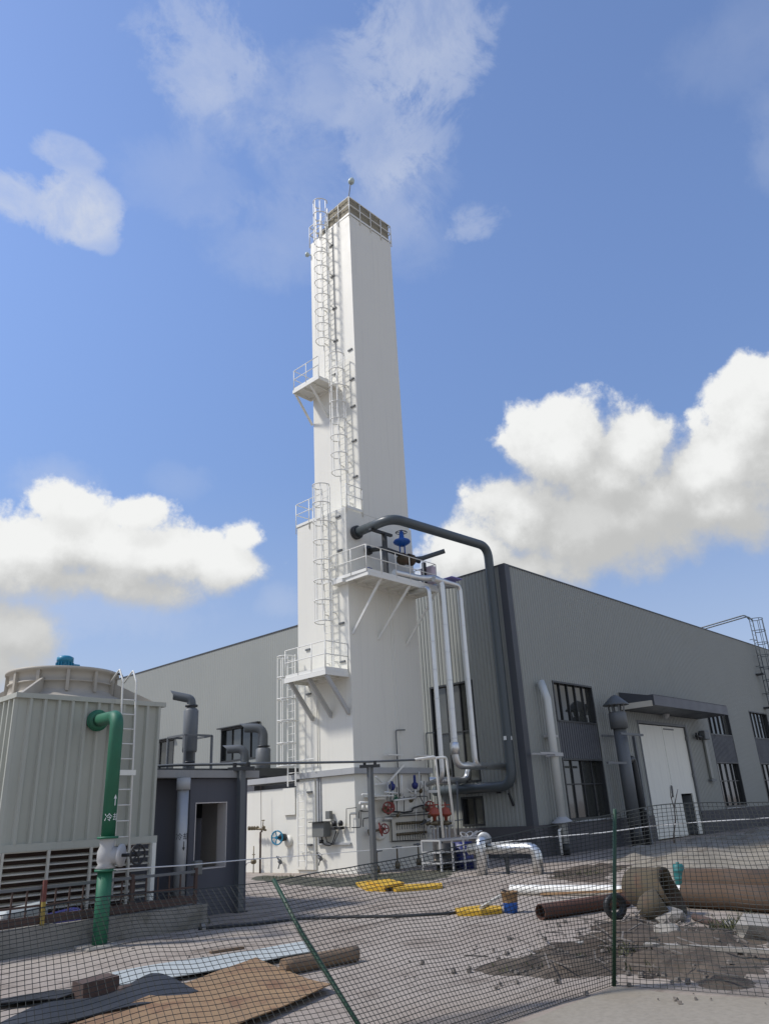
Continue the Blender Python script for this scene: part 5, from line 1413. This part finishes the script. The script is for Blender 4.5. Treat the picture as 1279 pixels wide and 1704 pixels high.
# teal barrel
c = onz(1133, 1475); b = MB(); b.lathe(c, [(0, 0.0), (0.125, 0), (0.13, 0.02), (0.13, 0.17), (0.137, 0.18), (0.13, 0.19), (0.13, 0.34), (0.137, 0.35), (0.13, 0.36), (0.13, 0.46), (0.10, 0.49), (0.04, 0.50), (0.04, 0.53), (0, 0.53)], 18)
tag(b.build('barrel', 'teal'), 'small teal plastic barrel behind the large rusty pipes', 'barrel')


# sheets and scrap in front
def sheet(name, px, m, lab, cat, z=0.06, n=16, wave=0.03, curl=0.0, seed=0, t=0.012):
    """bilinear sheet from four ground pixels (a, b, c, d), gently warped"""
    A, B, C_, D = [onz(*q, 0.0) for q in px]
    vs, fs = [], []
    for i in range(n + 1):
        for j in range(n + 1):
            s_, u_ = i / n, j / n
            p = A.lerp(B, s_).lerp(D.lerp(C_, s_), u_)
            h = z + wave * noise.noise(V((p.x * 0.9 + seed, p.y * 0.9, seed))) + curl * (abs(u_ - 0.5) * 2) ** 3
            vs.append((p.x, p.y, max(0.012, h)))
    m0 = (n + 1) ** 2
    q = lambda i, j: i * (n + 1) + j
    for i in range(n):
        for j in range(n): fs.append((q(i, j), q(i + 1, j), q(i + 1, j + 1), q(i, j + 1))); fs.append((m0 + q(i, j), m0 + q(i, j + 1), m0 + q(i + 1, j + 1), m0 + q(i + 1, j)))
    for i in range(n):
        for (a, c) in ((q(i, 0), q(i + 1, 0)), (q(i + 1, n), q(i, n)), (q(0, i + 1), q(0, i)), (q(n, i), q(n, i + 1))): fs.append((a, m0 + a, m0 + c, c))
    b = MB(); b.add(vs + [(x, y, zz - t) for x, y, zz in vs], fs, False)
    o = b.build(name, m); tag(o, lab, cat); return o


sheet('plywood_sheet', [(60, 1742), (426, 1604), (552, 1652), (330, 1752)], 'ply', 'large rust-stained brown board lying in the foreground', 'board', 0.06, 18, 0.03, 0.03, 2)
sheet('pale_sheet', [(186, 1628), (515, 1574), (530, 1592), (196, 1652)], 'pale_sheet', 'long pale blue-white sheet lying behind the brown board', 'sheet', 0.05, 14, 0.022, 0.03, 5)
sheet('tarp', [(-60, 1722), (250, 1650), (330, 1662), (-40, 1752)], 'tarp', 'crumpled dark plastic tarp at the lower left', 'tarp', 0.10, 26, 0.20, 0.0, 9)
sheet('dark_cloth', [(0, 1664), (150, 1652), (95, 1672), (-30, 1684)], 'tarp', 'flat dark green-black cloth at the far lower left', 'cloth', 0.06, 12, 0.08, 0.0, 13)
b = MB(); A = onz(128, 1664); B_ = onz(188, 1652)
b.bar(A + V((0, 0, 0.09)), B_ + V((0, 0, 0.11)), 0.34, 0.20); tag(b.build('scrap_block', 'rust_dark'), 'dark brown scrap block beside the end of the pale sheet', 'block')
def log(name, p, q, r, m, lab, cat):
    p, q = V(p), V(q); b = MB(); n = 8; pts = [p.lerp(q, i / n) + V((0, 0, r * (0.98 + 0.05 * noise.noise(V((i, r * 9, 2)))))) for i in range(n + 1)]
    b.tube(pts, r, 14)
    for v_ in b.v: v_ += V((noise.noise(v_ * 6), noise.noise(v_ * 6 + V((9, 0, 0))), 0)) * r * 0.15
    o = b.build(name, m); tag(o, lab, cat); return o
log('timber_log', onz(470, 1624), onz(593, 1600), 0.105, 'timber', 'round brown timber pole lying under the leaning green post', 'log')
log('short_log', onz(196, 1664), onz(264, 1653), 0.075, 'rust_dark', 'short dark log at the end of the pale sheet', 'log')
b = MB(); b.bar(onz(425, 1588) + V((0, 0, 0.03)), onz(472, 1581) + V((0, 0, 0.03)), 0.14, 0.04); tag(b.build('metal_offcut', 'dark_blue'), 'small dark metal strip lying behind the pale sheet', 'offcut')
b = MB(); b.bar(onz(350, 1587) + V((0, 0, 0.02)), onz(405, 1579) + V((0, 0, 0.02)), 0.10, 0.03); tag(b.build('stick', 'timber'), 'flat brown stick on the concrete left of the metal strip', 'stick')
b = MB(); b.bar(onz(960, 1583) + V((0, 0, 0.1)), onz(1000, 1580) + V((0, 0, 0.12)), 0.14, 0.03); tag(b.build('plank', 'stone'), 'short grey plank on the soil left of the fence post', 'plank')
b = MB(); b.bar(onz(1075, 1588) + V((0, 0, 0.12)), onz(1300, 1602) + V((0, 0, 0.12)), 0.12, 0.04); tag(b.build('long_plank', 'stone'), 'long thin grey plank half buried in the soil', 'plank')
b = MB(); b.bar(onz(340, 1548), onz(322, 1516) + V((0, 0, 0.3)), 0.07); tag(b.build('prop_stick', 'stone'), 'slanted grey stick leaning on the end of the concrete wall', 'stick')


def chunk(name, c, sz, m, lab, cat, seed, flat=0.6):
    import bmesh
    bm = bmesh.new(); bmesh.ops.create_icosphere(bm, subdivisions=2, radius=1.0)
    rr = random.Random(seed)
    for v_ in bm.verts:
        n_ = noise.noise(v_.co * 1.3 + V((seed * 3.1, 0, 0)))
        v_.co *= 1 + 0.45 * n_
        v_.co = V((v_.co.x * sz, v_.co.y * sz * rr.uniform(.9, 1.0), v_.co.z * sz * flat))
    b = MB(); b.add([v_.co + V(c) + V((0, 0, sz * flat * 0.5)) for v_ in bm.verts], [[v_.index for v_ in f.verts] for f in bm.faces]); bm.free()
    o = b.build(name, m); tag(o, lab, cat); return o


chunk('concrete_chunk', onz(1113, 1558), 0.22, 'stone', 'pale broken concrete lump on the soil below the rusty pipes', 'rubble', 3)
chunk('concrete_block', onz(1268, 1562), 0.42, 'stone', 'flat grey concrete slab piece at the right edge', 'rubble', 8, 0.5)
chunk('stone_heap', onz(1115, 1533), 0.30, 'stone', 'low pale stone heap beside the rusty bend', 'rubble', 5, 0.5)
chunk('pale_lump', onz(1220, 1550), 0.16, 'stone', 'small pale stone left of the flat concrete slab', 'rubble', 12, 0.7)

# gravel and rubble strewn over the soil and yard
rb = MB(); rr = random.Random(11)
def pebble(x, y, z, s_):
    n = 5; a0 = rr.uniform(0, 6); vs = []
    for k_ in range(n):
        a = a0 + 2 * math.pi * k_ / n; q = s_ * rr.uniform(0.6, 1.1)
        vs.append((x + math.cos(a) * q, y + math.sin(a) * q, z - s_ * 0.2))
    for k_ in range(n):
        a = a0 + 2 * math.pi * k_ / n; q = s_ * rr.uniform(0.35, 0.7)
        vs.append((x + math.cos(a) * q, y + math.sin(a) * q, z + s_ * rr.uniform(0.4, 0.8)))
    rb.add(vs, [(0, 1, 6, 5), (1, 2, 7, 6), (2, 3, 8, 7), (3, 4, 9, 8), (4, 0, 5, 9), (5, 6, 7, 8, 9)])
xs = [p[0] for p in DIRT_P]; ys = [p[1] for p in DIRT_P]
k_ = 0
while k_ < 480:
    x, y = rr.uniform(min(xs) - 0.6, max(xs) + 0.6), rr.uniform(min(ys) - 0.6, max(ys) + 0.6)
    d = in_poly(x, y, DIRT_P)
    if d < -0.7 or (d < 0 and rr.random() < 0.6): k_ += 0.2; continue
    pebble(x, y, 0.02 + (0.04 if d > 0.6 else 0), rr.choice((0.012, 0.015, 0.02, 0.025, 0.035, 0.05))); k_ += 1
for i in range(260):
    x, y = rr.uniform(7, 28), rr.uniform(8, 18)
    if 14.8 < y and x < 13: continue
    pebble(x, y, 0.003, rr.choice((0.010, 0.014, 0.02, 0.03)))
for i in range(90):
    x, y = rr.uniform(min(xs), max(xs)), rr.uniform(min(ys), max(ys))
    if in_poly(x, y, DIRT_P) < 0.2: continue
    a = rr.uniform(0, 3.14); L_ = rr.uniform(0.08, 0.35); z = rr.uniform(0.10, 0.16)
    rb.bar((x - math.cos(a) * L_, y - math.sin(a) * L_, z), (x + math.cos(a) * L_, y + math.sin(a) * L_, z + rr.uniform(-.03, .08)), rr.uniform(.01, .03), rr.uniform(.008, .02))
tag(rb.build('gravel', 'gravel'), 'loose gravel and rubble strewn over soil and yard', kind='stuff')

wd = MB()
def tuft(x, y, n_, hgt, rad):
    for i in range(n_):
        a = rr.uniform(0, 6.28); q = rr.uniform(0, rad); bx, by = x + q * math.cos(a), y + q * math.sin(a)
        l = rr.uniform(0.4, 1.0) * hgt; t = V((rr.uniform(-.5, .5), rr.uniform(-.5, .5), 1)) * l; w_ = V((math.sin(a), math.cos(a), 0)) * 0.012
        b0 = V((bx, by, 0.03)); wd.add([b0 - w_, b0 + w_, b0 + t * 0.6 + w_ * 0.8, b0 + t + V((t.x, t.y, -0.1 * l)) * 0.4, b0 + t * 0.6 - w_ * 0.8], [(0, 1, 2, 3, 4)])
for (px, py, n_, h_, r_) in ((1215, 1556, 70, 0.28, 0.35), (1240, 1548, 40, 0.3, 0.25), (1040, 1590, 50, 0.15, 0.4), (930, 1600, 30, 0.10, 0.4), (1090, 1612, 30, 0.10, 0.5), (1000, 1455, 40, 0.2, 1.0), (960, 1460, 40, 0.15, 0.8), (640, 1462, 40, 0.14, 1.0), (480, 1462, 40, 0.14, 1.0), (335, 1540, 25, 0.15, 0.2), (860, 1612, 25, 0.08, 0.4)):
    p = onz(px, py); tuft(p.x, p.y, n_, h_, r_)
tag(wd.build('weeds', 'weed'), 'sparse dry weeds growing on the soil', kind='stuff')

# hose across the yard
b = MB(); b.tube([onz(px, py) + V((0, 0, 0.02)) for px, py in ((330, 1548), (420, 1540), (500, 1531), (580, 1528), (660, 1527), (735, 1523), (760, 1521))], 0.035, 6)
tag(b.build('yard_hose', 'black'), 'thin black hose running across the concrete towards the yellow board', 'hose')

# bare sapling in front of the door
s0 = onz(1122, 1416); e = empty('sapling', s0, 'bare thin sapling standing in front of the white door', 'sapling')
def tw_(pts, r, nm):
    b = MB(); b.tube(pts, r, 6, r1=r * 0.45); b.build(nm, 'twig', e)
S = lambda px, py: ony(px, py, s0.y)
tw_([s0, S(1120, 1390), S(1123, 1365), S(1121, 1345), S(1122, 1335)], 0.035, 'trunk')
tw_([S(1121, 1345), S(1115, 1325), S(1114, 1310)], 0.02, 'branch'); tw_([S(1122, 1338), S(1125, 1322), S(1127, 1313)], 0.02, 'branch'); tw_([S(1116, 1330), S(1119, 1318), S(1118, 1308)], 0.014, 'branch')

# ------------------------------------------------------------------ net fence
A0 = onz(1021, 1641); A1 = onx(1023, 1352, A0.x)
B0 = onz(641, 1771); B1 = CAM + ray(455, 1467) * 9.0
nf = empty('net_fence', (A0.x, A0.y, 0), 'sagging black plastic net fence on green posts across the foreground', 'fence')
def catm(tab, x):
    for i in range(len(tab) - 1):
        if tab[i][0] <= x <= tab[i + 1][0]:
            x0, y0 = tab[i]; x1, y1 = tab[i + 1]
            t = (x - x0) / (x1 - x0); ym = tab[i - 1][1] if i else 2 * y0 - y1; yp = tab[i + 2][1] if i + 2 < len(tab) else 2 * y1 - y0
            m0, m1 = (y1 - ym) / 2, (yp - y0) / 2
            return (2 * t**3 - 3 * t * t + 1) * y0 + (t**3 - 2 * t * t + t) * m0 + (-2 * t**3 + 3 * t * t) * y1 + (t**3 - t * t) * m1
    return tab[0][1] if x < tab[0][0] else tab[-1][1]
TOPM = [(455, 1467), (530, 1452), (600, 1440), (720, 1417), (870, 1384), (1023, 1354)]
TOPR = [(1023, 1354), (1095, 1340), (1170, 1336), (1279, 1335), (1420, 1325)]
TOPL = [(-140, 1540), (0, 1524), (160, 1494), (320, 1481), (455, 1467)]
dA, dB = (A1 - CAM).length, 9.0
def span(tab, base_a, base_b, d_a, d_b, cols, rows, seed, bul):
    grid = []
    x0, x1 = tab[0][0], tab[-1][0]
    for i in range(cols + 1):
        s_ = i / cols
        px = x0 + (x1 - x0) * s_
        T = CAM + ray(px, catm(tab, px)) * (d_a + (d_b - d_a) * s_)
        Bp = base_a.lerp(base_b, s_)
        colp = []
        for j in range(rows + 1):
            t = j / rows
            p = Bp.lerp(T, t)
            env = math.sin(math.pi * t) * math.sin(math.pi * min(1, max(0, s_)))
            o = noise.noise(V((s_ * 3.0 + seed, t * 1.6, seed))) * 0.16 + 0.05 * noise.noise(V((s_ * 9.0, t * 4, seed + 4)))
            p = p + V((0.7, 0.7, 0)) * (o * env + bul * env) + V((0, 0, 1)) * (0.05 * noise.noise(V((s_ * 6, seed, 1))) * env)
            p.z = max(p.z, 0.012)
            colp.append(p)
        grid.append(colp)
    return grid
L0 = onz(-330, 2050); L1d = 7.6
spans = [span(TOPL, L0, B0, L1d, dB, 58, 44, 1.3, 0.1), span(TOPM, B0, A0, dB, dA, 76, 44, 5.2, 0.12), span(TOPR, A0, V((9.7, 1.2, 0)), dA, dA * 1.02, 52, 44, 8.8, 0.05)]
for gsp in spans:
    b = MB(); rw = 0.0031 if gsp is spans[0] else 0.0038
    for colp in gsp: b.tube(colp, rw, 3, caps=False)
    for j in range(len(gsp[0])): b.tube([c_[j] for c_ in gsp], rw * (2.0 if j == len(gsp[0]) - 1 else 1.0), 3, caps=False)
    b.build('net', 'net_black', nf)
for (p, q) in ((A0, A1 + V((0, 0, 0.04))), ):
    b = MB(); b.tube([p, q], 0.024, 8); b.build('post', 'post_green', nf)
b = MB(); b.tube([B0 + V((0, 0, -0.02)), B0.lerp(B1, 0.35) + V((0.03, 0.03, -0.05)), B0.lerp(B1, 0.7) + V((0.02, 0.05, -0.03)), B1 + V((0, 0, 0.02))], 0.022, 8); tag(b.build('post', 'post_green', nf), 'green post bent and leaning far over')
b = MB(); b.tube([L0, CAM + ray(-140, 1538) * L1d], 0.024, 8); b.build('post', 'post_green', nf)
# white cord stretched behind the fence
c0 = ony(190, 1447, 14.3); c1 = ony(405, 1431, 15.2)
b = MB(); b.tube([c0, c0.lerp(c1, .5) + V((0, 0, -0.02)), c1, onx(530, 1422, 18.0), onx(700, 1408, 21.5)], 0.012, 5)
tag(b.build('cord', 'cord_white'), 'thin white cord stretched from the green pipe past the pump room', 'cord')
b = MB(); b.tube([onx(x_, y_, z_) for x_, y_, z_ in ((760, 1407, 22.0), (820, 1403, 22.4), (900, 1394, 23.2), (1000, 1386, 24.5), (1090, 1374, 26), (1180, 1367, 27.5), (1300, 1360, 29))], 0.017, 5)
tag(b.build('warning_cord', 'cord_white'), 'slack white cord strung in front of the warehouse plinth', 'cord')
